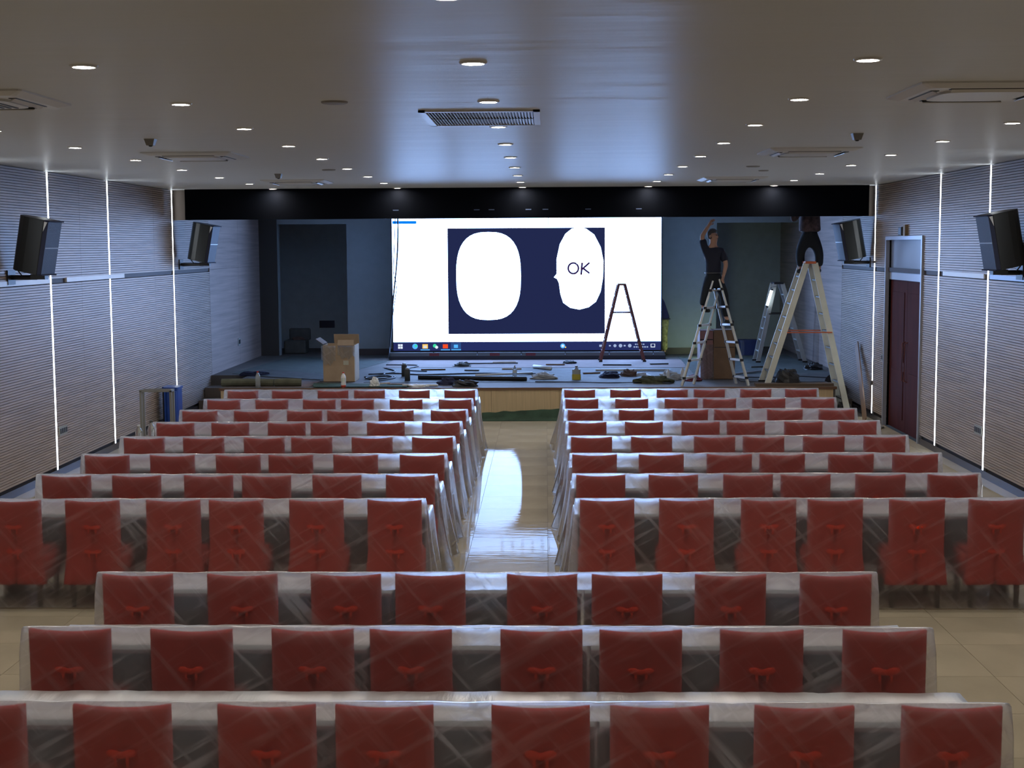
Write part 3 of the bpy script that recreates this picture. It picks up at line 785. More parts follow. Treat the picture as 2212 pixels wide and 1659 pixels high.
# ------------------------------------------------------------------ ladders
def step_ladder(label, apex, fl, fr, y0, y1, mat_rail, mat_cap, rail_w, rail_t, nr=6, brace=0.48, zb=(SZ, SZ), name='step_ladder', rungs_m=None, foot=True, topw=0.09, y_in=0.06):
    """A-frame seen from its side: rails spread along x, rungs run along y (y0..y1)."""
    t = thing(name, label, 'ladder', (0, 0, 0), 'ladders on the stage')
    ax, az = apex
    for s, fx, z0 in ((-1, fl, zb[0]), (1, fr, zb[1])):
        top = ax + s * topw
        for yy, yt in ((y0, y0 + y_in), (y1, y1 - y_in)):
            r = MB().beam((fx, yy, z0 + 0.02), (top, yt, az), rail_w, rail_t).obj('rail', mat_rail, t)
            if foot: MB().box((fx, yy, z0 + 0.02), (rail_w + 0.02, rail_t + 0.02, 0.04)).obj('rubber_foot', M_BLACK, r)
        for k in range(1, nr + 1):
            q = k / (nr + 1.0)
            xx = fx + (top - fx) * q; zz = z0 + (az - z0) * q
            MB().bb(xx - 0.03, xx + 0.03, y0 + y_in * q, y1 - y_in * q, zz - 0.012, zz + 0.012).obj('rung', rungs_m or mat_rail, t)
    MB().bb(ax - topw - 0.02, ax + topw + 0.02, y0 + y_in - 0.02, y1 - y_in + 0.02, az - 0.01, az + 0.03).obj('top_cap', mat_cap, t)
    q = brace
    for yy in (y0 + y_in * q - 0.02, y1 - y_in * q + 0.02):
        a = (fl + (ax - topw - fl) * q, yy, zb[0] + (az - zb[0]) * q); b = (fr + (ax + topw - fr) * q, yy, zb[1] + (az - zb[1]) * q)
        za = (a[2] + b[2]) / 2
        MB().beam((a[0], yy, za), (b[0], yy, za), 0.02, 0.03).obj('brace', mat_cap, t)
    return t
step_ladder('red-brown wooden step ladder standing in front of the glowing screen', (1.65, 2.24), 1.19, 2.14, 30.1, 30.55, M_LADR, M_LADR, 0.055, 0.03, brace=0.64, topw=0.07)
step_ladder('big cream step ladder with orange top, man in plaid standing on it', (4.74, 2.76), 3.98, 5.44, 24.95, 25.62, M_CREAM, M_ORANGE, 0.105, 0.03, nr=8, rungs_m=mat('rung_grey', (0.16, 0.16, 0.14), 0.6), brace=0.50, zb=(SZ, 0.0), topw=0.075, y_in=0.10)
step_ladder('pale step ladder at the back right with a lit tube lamp on it', (4.98, 2.26), 4.55, 5.55, 29.8, 30.3, mat('pale_ladder', (0.45, 0.46, 0.45), 0.4, 0.3), M_BLACK, 0.085, 0.03, brace=0.62, topw=0.08)

# telescopic aluminium ladder
t = thing('telescopic_ladder', 'aluminium telescopic ladder with bright rungs, man in dark shirt on it', 'ladder', (0, 0, 0), 'ladders on the stage')
M_RUNG = mat('bright_rung', (0.75, 0.78, 0.82), 0.3, 0.3)
def section(f0, f1, t0, t1, nr):
    f0, f1, t0, t1 = map(Vector, (f0, f1, t0, t1))
    for f_, tt in ((f0, t0), (f1, t1)):
        nseg = 7
        for k in range(nseg):
            a = f_.lerp(tt, k / nseg); b = f_.lerp(tt, (k + 1) / nseg)
            MB().tube([a, b], 0.030 - 0.0018 * k, 8).obj('rail', M_ALU, t)
    for k in range(nr):
        q = (k + 0.45) / nr
        a, b = f0.lerp(t0, q), f1.lerp(t1, q)
        r = MB().beam(a, b, 0.055, 0.035, (0, 0, 1)).obj('rung', M_RUNG, t)
        for e in (a, b): MB().box(e, (0.06, 0.07, 0.045)).obj('collar', M_BLACK, r)
section((2.44, 24.92, SZ), (2.69, 25.25, SZ), (3.01, 25.12, 2.45), (3.20, 25.42, 2.45), 6)
section((3.47, 25.30, SZ), (3.64, 24.92, SZ), (3.03, 25.42, 2.45), (3.12, 25.10, 2.48), 6)

# tube work lamp hung on the back ladder
t = thing('tube_lamp', 'bright white tube work lamp hanging on the back right ladder', 'light', (4.76, 29.72, 1.96))
MB().tube([(-0.045, 0, -0.16), (0.045, 0, 0.16)], 0.028, 12).obj('tube', emit('tube_glow', (0.8, 0.95, 1.0), 9), t, True)
MB().tube([(-0.055, 0, -0.20), (-0.045, 0, -0.16)], 0.030, 12).obj('end_cap', M_DGREY, t); MB().tube([(0.045, 0, 0.16), (0.056, 0, 0.20)], 0.030, 12).obj('end_cap', M_DGREY, t)
MB().tube([(-0.0, 0.0, 0.10), (0.04, 0.06, 0.22), (0.16, 0.10, 0.24)], 0.006, 6).obj('hook', M_DGREY, t)
# small flood lamp behind the boxes
t = thing('floor_lamp', 'small work lamp on the stage floor behind the cardboard boxes', 'light', (3.55, 30.9, SZ))
MB().box((0, 0, 0.12), (0.22, 0.06, 0.16)).obj('housing', M_DGREY, t)
MB().bb(-0.09, 0.09, 0.031, 0.036, 0.06, 0.18).obj('lamp_face', emit('flood_glow', (0.80, 1.0, 0.50), 60), t)
MB().bb(-0.12, 0.12, -0.05, 0.05, 0.0, 0.02).obj('stand', M_BLACK, t)

# ------------------------------------------------------------------ people
def skin(name, m_, nodes, edges, radii, parent, sub=2, root=0):
    me = bpy.data.meshes.new(name); me.from_pydata([tuple(n_) for n_ in nodes], edges, [])
    o = bpy.data.objects.new(name, me); C.objects.link(o)
    md = o.modifiers.new('skin', 'SKIN'); md.branch_smoothing = 0.3
    for i, r in enumerate(radii):
        sv = me.skin_vertices[0].data[i]
        sv.radius = r if isinstance(r, tuple) else (r, r); sv.use_root = (i == root)
    sb = o.modifiers.new('sub', 'SUBSURF'); sb.levels = sub; sb.render_levels = sub
    dg = bpy.context.evaluated_depsgraph_get()
    ev = o.evaluated_get(dg)
    me2 = bpy.data.meshes.new_from_object(ev)
    o.modifiers.clear(); o.data = me2; o.name = name
    me2.materials.clear(); me2.materials.append(m_)
    for p in me2.polygons: p.use_smooth = True
    if parent: o.parent = parent
    return o

def person(label, J, face, shirt, trousers, hair=M_HAIR, cap=None, long_sleeve=False, bulk=1.0):
    """J: joints in world metres; face: direction the head looks"""
    V = {k: Vector(v) for k, v in J.items()}
    org = Vector((V['pel'].x, V['pel'].y, min(V['ankL'].z, V['ankR'].z) - 0.08))
    t = thing('person', label, 'person', org, None)
    for k in V: V[k] = V[k] - org
    f = Vector(face).normalized()
    nodes = []; edges = []; rad = []
    def nd(p, r, link=None):
        nodes.append(Vector(p)); rad.append(r); i = len(nodes) - 1
        if link is not None: edges.append((link, i))
        return i
    pel = nd(V['pel'], 0.115); sp = nd(V['pel'].lerp(V['neck'], 0.45), 0.120, pel); ch = nd(V['pel'].lerp(V['neck'], 0.82), 0.135, sp)
    nk = nd(V['neck'] + Vector((0, 0, 0.0)), 0.058, ch); h0 = nd(V['head'] + Vector((0, 0, -0.07)) + f * 0.015, 0.072, nk)
    h1 = nd(V['head'] + f * 0.005, 0.095, h0); h2 = nd(V['head'] + Vector((0, 0, 0.075)) - f * 0.01, 0.078, h1)
    for s in 'LR':
        sh = nd(V['sh' + s], 0.062, ch); el = nd(V['el' + s], 0.045, sh); wr = nd(V['wr' + s], 0.030, el)
        d = (V['wr' + s] - V['el' + s]).normalized(); side = d.cross(f); side = side.normalized() if side.length > .1 else Vector((1, 0, 0))
        up = side.cross(d).normalized()
        palm = nd(V['wr' + s] + d * 0.06, 0.030, wr)
        for q, (off, ln) in enumerate(((-0.032, 0.060), (-0.011, 0.075), (0.011, 0.072), (0.032, 0.058))):
            base_ = V['wr' + s] + d * 0.085 + side * off
            b_ = nd(base_, 0.010, palm); e_ = nd(base_ + d * ln * 0.55 + up * 0.012, 0.009, b_); nd(base_ + d * ln * 0.9 + up * 0.035, 0.008, e_)
        tb = nd(V['wr' + s] + d * 0.035 + side * 0.045 + up * 0.01, 0.011, palm); nd(V['wr' + s] + d * 0.08 + side * 0.062 + up * 0.03, 0.009, tb)
        hp = nd(V['hip' + s] + (V['pel'] - V['hip' + s]) * 0.3, 0.065, pel); kn = nd(V['kn' + s], 0.050, hp); an = nd(V['ank' + s], 0.038, kn)
        fd = Vector((f.x, f.y, 0)).normalized()
        nd(V['ank' + s] + fd * 0.11 + Vector((0, 0, -0.06)), 0.034, an)
    skin('body', M_SKIN, nodes, edges, rad, t, 2)
    def sub_(keys_edges, radii, name, m_):
        ks = []; es = []
        for a, b in keys_edges:
            for k in (a, b):
                if k not in ks: ks.append(k)
            es.append((ks.index(a), ks.index(b)))
        return skin(name, m_, [W[k] for k in ks], es, [radii[k] for k in ks], t, 2)
    W = dict(V); W['sp'] = V['pel'].lerp(V['neck'], 0.45); W['ch'] = V['pel'].lerp(V['neck'], 0.82); W['nk'] = V['neck'] + Vector((0, 0, -0.03)); W['hem'] = V['pel'] + Vector((0, 0, -0.03))
    W['mid'] = V['pel'] + Vector((0, 0, 0.02))
    for s in 'LR': W['ua' + s] = V['sh' + s].lerp(V['el' + s], 0.85); W['fa' + s] = V['el' + s].lerp(V['wr' + s], 0.9); W['cf' + s] = V['ank' + s] + Vector((0, 0, 0.02))
    es = [('hem', 'mid'), ('mid', 'sp'), ('sp', 'ch'), ('ch', 'nk')]
    R = dict(hem=0.158 * bulk, mid=0.155 * bulk, sp=0.158 * bulk, ch=0.160 * bulk, nk=0.072)
    for s in 'LR':
        es.append(('ch', 'sh' + s)); R['sh' + s] = 0.080
        if long_sleeve: es += [('sh' + s, 'el' + s), ('el' + s, 'fa' + s)]; R['el' + s] = 0.062; R['fa' + s] = 0.046
        else: es.append(('sh' + s, 'ua' + s)); R['ua' + s] = 0.070
    sub_(es, R, 'shirt', shirt)
    W['mid'] = V['pel'] + Vector((0, 0, 0.05)); W['cr'] = V['pel'] + Vector((0, 0, -0.13))
    es = [('mid', 'hem'), ('hem', 'cr')] ; R = dict(mid=0.146, hem=0.148, cr=0.118)
    for s in 'LR':
        W['hp' + s] = V['hip' + s] + Vector((0, 0, -0.03)); W['th' + s] = V['hip' + s].lerp(V['kn' + s], 0.45)
        W['th' + s] += (Vector((V['pel'].x, V['pel'].y, W['th' + s].z)) - W['th' + s]) * 0.12
        es += [('cr', 'th' + s), ('th' + s, 'kn' + s), ('kn' + s, 'cf' + s)]; R['th' + s] = 0.112; R['kn' + s] = 0.088; R['cf' + s] = 0.075
    sub_(es, R, 'trousers', trousers)
    MB().lathe([(0.150, -0.014), (0.157, -0.012), (0.157, 0.012), (0.150, 0.014)], tuple(V['pel'] + Vector((0, 0, -0.01))), 20).obj('belt', mat('belt_grey', (0.05, 0.05, 0.06), 0.5), t)
    for s in 'LR':
        fd = Vector((f.x, f.y, 0)).normalized(); a = V['ank' + s]
        skin('shoe', M_SHOE, [a + Vector((0, 0, -0.035)) - fd * 0.03, a + fd * 0.07 + Vector((0, 0, -0.045)), a + fd * 0.16 + Vector((0, 0, -0.055))], [(0, 1), (1, 2)], [0.048, 0.044, 0.030], t, 2)
    # head details
    hc = V['head']; sidev = f.cross(Vector((0, 0, 1))).normalized()
    hm = MB(); n_ = 16
    for i in range(9):
        ph = math.pi * i / 8 * 0.72
        for k in range(n_):
            th = 2 * math.pi * k / n_
            d = Vector((math.sin(ph) * math.cos(th), math.sin(ph) * math.sin(th), math.cos(ph)))
            fr = d.dot(f)
            r = 0.112 - (0.040 if (fr > 0.25 and d.z < 0.62) else 0)
            p = hc + Vector((0, 0, 0.03)) - f * 0.012 + Vector((d.x * r * 0.95, d.y * r * 0.95, d.z * r * 1.05))
            hm.v.append(tuple(p))
    for i in range(8):
        for k in range(n_): hm.f.append((i * n_ + k, i * n_ + (k + 1) % n_, (i + 1) * n_ + (k + 1) % n_, (i + 1) * n_ + k))
    hm.obj('hair', hair, t, True)
    MB().add([hc + f * 0.085 + Vector((0, 0, 0.02)), hc + f * 0.118 + Vector((0, 0, -0.025)), hc + f * 0.085 + sidev * 0.018 + Vector((0, 0, -0.03)), hc + f * 0.085 - sidev * 0.018 + Vector((0, 0, -0.03))], [(0, 1, 2), (0, 3, 1), (1, 3, 2), (0, 2, 3)]).obj('nose', M_SKIN, t)
    for s in (-1, 1):
        MB().lathe([(0.002, -0.008), (0.010, 0), (0.002, 0.008)], tuple(hc + f * 0.090 + sidev * s * 0.032 + Vector((0, 0, 0.012))), 8).obj('eye', M_BLACK, t, True)
        MB().lathe([(0.004, -0.03), (0.016, -0.01), (0.018, 0.012), (0.004, 0.028)], tuple(hc + sidev * s * 0.096), 8).obj('ear', M_SKIN, t, True)
    MB().box(hc + f * 0.090 + Vector((0, 0, -0.052)), (0.034, 0.034, 0.006)).obj('mouth', mat('lips', (0.25, 0.09, 0.08), 0.6), t)
    return t

person('person in dark short-sleeved shirt on the aluminium ladder, one arm raised to the beam',
       dict(head=(3.02, 25.24, 3.245), neck=(3.02, 25.25, 3.08), shL=(2.87, 25.25, 3.01), shR=(3.17, 25.25, 2.99), elL=(2.815, 25.22, 3.25), wrL=(2.93, 25.18, 3.44), elR=(3.25, 25.17, 2.74), wrR=(3.20, 25.12, 2.55),
            pel=(3.03, 25.27, 2.60), hipL=(2.94, 25.27, 2.54), hipR=(3.13, 25.27, 2.54), knL=(2.885, 25.20, 2.24), ankL=(2.84, 25.20, 1.965), knR=(3.235, 25.28, 2.17), ankR=(3.27, 25.25, 1.76)),
       (0.75, -0.62, 0.1), M_SHIRT, M_PANTS)
person('person in dark plaid shirt and black trousers high on the big cream ladder',
       dict(head=(4.75, 25.32, 4.00), neck=(4.77, 25.37, 3.84), shL=(4.60, 25.36, 3.76), shR=(4.95, 25.38, 3.76), elL=(4.45, 25.22, 3.52), wrL=(4.42, 25.12, 3.80), elR=(5.05, 25.24, 3.68), wrR=(4.93, 25.08, 3.84),
            pel=(4.78, 25.40, 3.34), hipL=(4.68, 25.40, 3.26), hipR=(4.89, 25.40, 3.26), knL=(4.60, 25.36, 2.95), ankL=(4.63, 25.40, 2.66), knR=(4.95, 25.36, 2.95), ankR=(4.96, 25.40, 2.66)),
       (-0.5, -0.85, 0), M_PLAID, M_PANTS, long_sleeve=True, bulk=1.38)
person('person in navy jacket and yellow camouflage trousers half behind the screen edge',
       dict(head=(2.42, 31.86, 2.05), neck=(2.52, 31.88, 1.95), shL=(2.58, 31.74, 1.86), shR=(2.62, 31.98, 1.86), elL=(2.40, 31.72, 1.62), wrL=(2.22, 31.74, 1.72), elR=(2.44, 32.00, 1.62), wrR=(2.26, 32.00, 1.72),
            pel=(2.70, 31.90, 1.42), hipL=(2.70, 31.80, 1.38), hipR=(2.70, 32.00, 1.38), knL=(2.70, 31.80, 1.02), ankL=(2.72, 31.80, 0.66), knR=(2.68, 32.00, 1.02), ankR=(2.66, 32.02, 0.66)),
       (-1, 0, -0.1), M_JACK, M_CAMO, long_sleeve=True)

# ------------------------------------------------------------------ boxes, bins, frames
def carton(x0, x1, y0, y1, z1, label, m_=M_CARD, flaps=True, rz=0.0):
    t = thing('cardboard_box', label, 'box', ((x0 + x1) / 2, (y0 + y1) / 2, SZ), None, rz)
    hx, hy, h = (x1 - x0) / 2, (y1 - y0) / 2, z1 - SZ
    mb = MB(); w_ = 0.008
    mb.bb(-hx, hx, -hy, -hy + w_, 0, h); mb.bb(-hx, hx, hy - w_, hy, 0, h); mb.bb(-hx, -hx + w_, -hy + w_, hy - w_, 0, h); mb.bb(hx - w_, hx, -hy + w_, hy - w_, 0, h); mb.bb(-hx, hx, -hy, hy, 0, w_)
    if not flaps: mb.bb(-hx, hx, -hy, hy, h - w_, h)
    mb.obj('carton', m_, t)
    if flaps:
        MB().beam((-hx + .0, -hy, h), (-hx - 0.03, -hy - 0.0, h + 0.001), 0.01, 0.01)
        MB().box((0.07, hy - 0.02, h + 0.085), (2 * hx * 0.8, 0.006, 0.19), Matrix.Rotation(0.30, 3, 'X')).obj('flap', m_, t)
        MB().box((-hx - 0.07, 0, h + 0.065), (0.006, 2 * hy * .9, 0.17), Matrix.Rotation(-0.95, 3, 'Y')).obj('flap', M_CARDD, t)
        MB().box((hx * 0.45, -hy - 0.03, h + 0.05), (hx * 1.0, 0.006, 0.12), Matrix.Rotation(-0.6, 3, 'X')).obj('flap', m_, t)
    return t
bx = carton(-4.18, -3.58, 25.88, 26.45, 1.26, 'open tall cardboard box draped with plastic wrap, left of the screen')
def crumple(name, m_, c_, size, seed, parent=None, n_=12, amp=0.35, flat_=True):
    mb = MB()
    for i in range(n_ // 2 + 1):
        ph = math.pi * i / n_
        for k in range(n_):
            th = 2 * math.pi * k / n_
            d = Vector((math.sin(ph) * math.cos(th), math.sin(ph) * math.sin(th), math.cos(ph)))
            r = 1 + amp * noise.noise(d * 2.3 + Vector((seed * 3.7, seed, 0))) + amp * 0.5 * noise.noise(d * 6 + Vector((seed, 0, 5)))
            mb.v.append((c_[0] + d.x * r * size[0], c_[1] + d.y * r * size[1], c_[2] + max(0, d.z) * r * size[2]))
    for i in range(n_ // 2):
        for k in range(n_): mb.f.append((i * n_ + k, i * n_ + (k + 1) % n_, (i + 1) * n_ + (k + 1) % n_, (i + 1) * n_ + k))
    return mb.obj(name, m_, parent)
# plastic wrap over the box rim
wr = MB()
for (a0, a1, yy, zt, zb_) in ((-0.33, -0.06, -0.295, 0.68, 0.42), (-0.02, 0.30, -0.295, 0.68, 0.50)):
    n_ = 8
    for k in range(n_ + 1):
        u = a0 + (a1 - a0) * k / n_
        dep = zb_ - 0.10 * math.sin(math.pi * k / n_) * (1 if a0 < -.1 else .6) + 0.03 * math.sin(k * 2.1)
        wr.v += [(u, yy - 0.008 - 0.012 * (k % 2), zt), (u, yy - 0.02 - 0.015 * ((k + 1) % 2), dep)]
    o_ = len(wr.v) - 2 * (n_ + 1)
    for k in range(n_): wr.f.append((o_ + 2 * k, o_ + 2 * k + 1, o_ + 2 * k + 3, o_ + 2 * k + 2))
wr.obj('plastic_wrap', M_FILMW, bx)
MB().bb(0.08, 0.18, -0.290, -0.286, 0.32, 0.40).obj('paper_label', mat('paper', (.60, .58, .45), .7), bx)
MB().bb(0.288, 0.304, -0.290, -0.284, 0.0, 0.70).obj('white_tape', M_WHITEP, bx)

t2 = carton(3.16, 3.56, 26.15, 26.60, 1.50, 'tall brown cardboard box behind the aluminium ladder', M_CARDD, False)
MB().bb(-0.19, 0.19, -0.23, -0.226, 0.60, 0.612).obj('seam', M_BLACK, t2)
t3 = carton(2.90, 3.15, 26.18, 26.60, 1.49, 'reddish-brown carton wrapped in shiny film behind the aluminium ladder', mat('pink_brown_card', (0.26, 0.13, 0.13), 0.6, var=.1), False)
crf = MB()
for k in range(9):
    crf.v += [(-0.13 + 0.0325 * k, -0.222 - 0.012 * (k % 2), 0.66), (-0.14 + 0.035 * k, -0.235 - 0.03 * ((k + 1) % 2), 0.0)]
for k in range(8): crf.f.append((2 * k, 2 * k + 1, 2 * k + 3, 2 * k + 2))
crf.obj('shiny_film', M_FILMW, t3)
MB().bb(-0.12, 0.12, -0.216, -0.210, 0.74, 0.76).obj('dark_band', M_BLACK, t3)

t = thing('blue_crate', 'dark blue plastic crate in the shade at the back right of stage', 'crate', (4.70, 32.0, SZ))
MB().prism(ell(0, 0, 0.26, 0.20, 20, 5), 0.0, 0.34).obj('body', mat('crate_blue', (0.008, 0.02, 0.12), 0.5), t); MB().prism(ell(0, 0, 0.28, 0.22, 20, 5), 0.30, 0.35).obj('rim', mat('crate_blue', (0.008, 0.02, 0.12), 0.5), t)  # one even dark blue for body and rim

t = thing('dark_armchair', 'dark covered chair-shaped pile in the shade at back left of stage', 'chair', (-5.92, 33.0, SZ))
MB().bb(-0.30, 0.22, -0.25, 0.25, 0.0, 0.32).obj('seat', M_DGREY, t, bevel=.03); MB().bb(-0.24, 0.26, 0.15, 0.30, 0.3, 0.58).obj('backrest', M_DGREY, t, bevel=.03)
crumple('cloth', M_BROWNC, (0, 0, 0.31), (0.16, 0.14, 0.09), 3, t)

# blue bin and metal rack at the left wall
t = thing('blue_bin', 'bright blue ribbed plastic bin standing against the left wall', 'bin', (-6.41, 23.6, 0))
MB().prism(ell(0, 0, 0.125, 0.20, 24, 4), 0.0, 0.70).obj('body', M_BLUE, t)
for k in range(4): MB().bb(-0.10 + 0.06 * k, -0.075 + 0.06 * k, -0.22, -0.18, 0.02, 0.66).obj('rib', M_BLUE, t)
MB().prism(ell(0.0, 0, 0.14, 0.215, 24, 4), 0.69, 0.725).obj('rim', M_BLUE, t)
MB().box((-0.08, 0, 0.70), (0.13, 0.36, 0.03), Matrix.Rotation(0.35, 3, 'Y')).obj('lid', mat('navy_plastic', (0.02, 0.05, 0.22), 0.4), t)
MB().box((-0.13, 0, 0.35), (0.03, 0.30, 0.68)).obj('wheel_side', M_BLACK, t)

t = thing('metal_rack', 'thin rectangular metal frame rack standing near the left wall', 'rack', (-5.69, 20.0, 0))
M_RK = mat('dull_steel', (0.26, 0.25, 0.22), 0.4, 0.6)
for xx in (-0.22, 0.22):
    for yy in (0, 0.14): MB().bb(xx - 0.016, xx + 0.016, yy - 0.016, yy + 0.016, 0, 1.02).obj('post', M_RK, t)
for yy in (0, 0.14):
    MB().bb(-0.236, 0.236, yy - 0.016, yy + 0.016, 1.005, 1.037).obj('top_bar', M_RK, t)
for xx in (-0.22, 0.22):
    MB().bb(xx - 0.016, xx + 0.016, 0, 0.14, 1.005, 1.035).obj('side_bar', M_RK, t)
MB().bb(-0.23, 0.23, -0.01, 0.15, 0.20, 0.22).obj('shelf', M_RK, t)

def bottle(x, y, z, r, h, label, cap_m, body_m=M_CLEAR, label_m=None, bottom=None, group='bottles'):
    t = thing('bottle', label, 'bottle', (x, y, z), group)
    MB().lathe([(r * 0.9, 0), (r, h * 0.03), (r, h * 0.30), (r * 0.93, h * 0.34), (r, h * 0.40), (r, h * 0.66), (r * 0.8, h * 0.78), (r * 0.36, h * 0.90), (r * 0.34, h * 0.95)], n=16).obj('body', body_m, t, True)
    MB().lathe([(r * 0.42, h * 0.93), (r * 0.42, h)], n=12).obj('cap', cap_m, t)
    if label_m: MB().lathe([(r * 1.02, h * 0.40), (r * 1.02, h * 0.62)], n=16).obj('wrapper', label_m, t)
    if bottom: MB().lathe([(r * 1.02, 0.0), (r * 1.02, h * 0.16)], n=16).obj('base_band', bottom, t)
    return t
bottle(-5.20, 24.83, SZ, 0.045, 0.30, 'clear water bottle with red cap on the left stage edge', M_REDP)
bottle(-3.65, 24.83, SZ, 0.045, 0.28, 'pale labelled bottle with red base in front of cardboard box', M_REDP, M_WHITEP, M_LABEL, M_REDP)
bottle(-4.80, 16.12, 0.760, 0.042, 0.26, 'clear plastic bottle, left one of two by the left wall', M_WHITEP)
bottle(-4.68, 16.22, 0.760, 0.042, 0.30, 'clear plastic bottle, right and taller one of two by left wall', M_DGREY)
bottle(-0.60, 26.6, SZ, 0.042, 0.24, 'clear bottle standing mid stage below the screen', M_WHITEP, M_CLEAR, M_LABEL)
bottle(2.58, 26.2, SZ, 0.04, 0.22, 'small white bottle behind the left leg of aluminium ladder', M_WHITEP, M_WHITEP)
bottle(2.30, 26.1, SZ, 0.04, 0.20, 'small white bottle left of the aluminium ladder foot', M_WHITEP, M_WHITEP)
t = thing('jug', 'grey jug with yellow lower half on the stage right of centre', 'jug', (0.575, 26.15, SZ))
MB().prism(ell(0, 0, 0.085, 0.07, 16, 4), 0, 0.11).obj('lower_half', M_YEL, t); MB().prism(ell(0, 0, 0.080, 0.066, 16, 4), 0.11, 0.20).obj('upper_half', mat('grey_jug', (.35, .38, .38), .5), t)
MB().lathe([(0.05, 0.20), (0.028, 0.23), (0.028, 0.27)], n=12).obj('neck', M_GREYM, t)
def can(x, y, h, r, label):
    t = thing('canister', label, 'canister', (x, y, SZ), 'canisters left of the screen')
    MB().lathe([(r, 0), (r, h * 0.86), (r * 0.9, h * 0.9)], n=16).obj('body', M_DGREY, t, True); MB().lathe([(r * 0.75, h * 0.9), (r * 0.7, h), (r * 0.3, h * 1.03)], n=12).obj('lid', M_GREYM, t)
can(-2.76, 26.9, 0.26, 0.055, 'dark grey canister left of screen, the rear of two')
can(-2.61, 26.0, 0.25, 0.052, 'dark olive canister left of screen, the front of two')

# ------------------------------------------------------------------ protective sheets, card and litter on the stage
def mat_sheet(poly, z, h, m_, label, cat='sheet', name='floor_sheet', group='protective sheets on the stage floor', rag=0.03, seed=1):
    pts = []
    n_ = len(poly)
    for k in range(n_):
        a = Vector(poly[k]); b = Vector(poly[(k + 1) % n_]); L_ = (b - a).length; q = max(1, int(L_ / 0.25))
        for i in range(q):
            p = a.lerp(b, i / q); pts.append((p.x + rag * noise.noise((p.x * 3, p.y * 3, seed)), p.y + rag * noise.noise((p.x * 3, p.y * 3, seed + 9))))
    return tag(MB().prism(pts, z, z + h).obj(name, m_), label, cat, group)
mat_sheet([(-6.3, 27.6), (-4.2, 26.6), (-3.5, 30.4), (-5.9, 32.1)], SZ, 0.006, M_FELT, 'grey-green felt sheet on the stage floor at far left', seed=2)
mat_sheet([(-6.1, 27.3), (-4.3, 26.2), (-4.2, 27.2), (-5.9, 28.6)], SZ + 0.007, 0.006, M_FELTB, 'crumpled blue-grey sheet left of the cardboard box', seed=3)
mat_sheet([(-3.4, 25.7), (2.4, 25.6), (2.6, 28.6), (-3.3, 28.8)], SZ, 0.006, M_FELTB, 'large blue-grey sheet covering mid stage below the screen', seed=4)
mat_sheet([(-3.4, 28.9), (2.9, 28.7), (3.0, 30.7), (-3.4, 30.75)], SZ, 0.006, M_PINKC, 'pinkish cardboard strip on the floor along the screen base', seed=5, rag=.05)
mat_sheet([(2.9, 26.7), (5.6, 27.4), (5.5, 31.8), (3.0, 31.6)], SZ, 0.006, M_FELT, 'grey felt sheet on the right side of the stage floor', seed=6)
mat_sheet([(3.6, 25.6), (5.1, 25.5), (5.6, 27.4), (3.6, 27.0)], SZ + 0.007, 0.006, M_FELTB, 'blue-grey sheet under the big cream ladder', seed=7)
mat_sheet([(-5.85, 24.95), (-4.3, 24.9), (-4.25, 25.9), (-5.8, 26.4)], SZ, 0.006, M_PINKC, 'pale cardboard sheet at the left front of stage', seed=8)
mat_sheet([(-4.2, 24.78), (-2.5, 24.78), (-2.4, 25.2), (-4.3, 25.5)], SZ + 0.014, 0.006, M_GREEN, 'dark green felt at the stage edge before cardboard box', seed=9)
# felt rolled over the front corner
for (a, b, lb) in ((-5.9, -4.95, 'dark olive roll of felt on the left stage edge'), (-4.93, -4.45, 'short felt roll beside the long roll on the left stage edge')):
    tag(MB().tube([(a, 25.03, SZ + 0.075), ((a + b) / 2, 25.02, SZ + 0.08), (b, 25.05, SZ + 0.07)], 0.072, 12).obj('felt_roll', mat('olive_felt', (0.10, 0.10, 0.065), 0.95, var=.2)), lb, 'roll', 'felt rolls')
tag(MB().bb(3.75, 5.14, 24.80, 25.0, SZ, SZ + 0.05).obj('plank', mat('plank_brown', (0.13, 0.09, 0.06), 0.7)), 'flat dark plank along the right stage edge', 'plank')
# green felt strip at the foot of the stage
def felt_foot():
    mb = MB(); n_ = 30
    for k in range(n_ + 1):
        x = -1.15 + 1.45 * k / n_
        h = 0.12 + 0.07 * (k / n_) + 0.02 * noise.noise((x * 6, 1, 2))
        mb.v += [(x, YS - 0.33 + 0.01 * noise.noise((x * 3, 4, 0)), 0.008), (x, YS - 0.14, 0.02 + 0.01 * noise.noise((x * 4, 7, 0))), (x, YS - 0.05, 0.05), (x, YS - 0.032, h)]
    for k in range(n_):
        for j in range(3): a = 4 * k + j; mb.f.append((a, a + 1, a + 5, a + 4))
    o = mb.obj('felt_strip', M_GREEN, None, True)
    sd = o.modifiers.new('solid', 'SOLIDIFY'); sd.thickness = 0.006; sd.offset = 1
    return tag(o, 'dark green felt strip lying against the foot of the stage front', 'felt')
felt_foot()

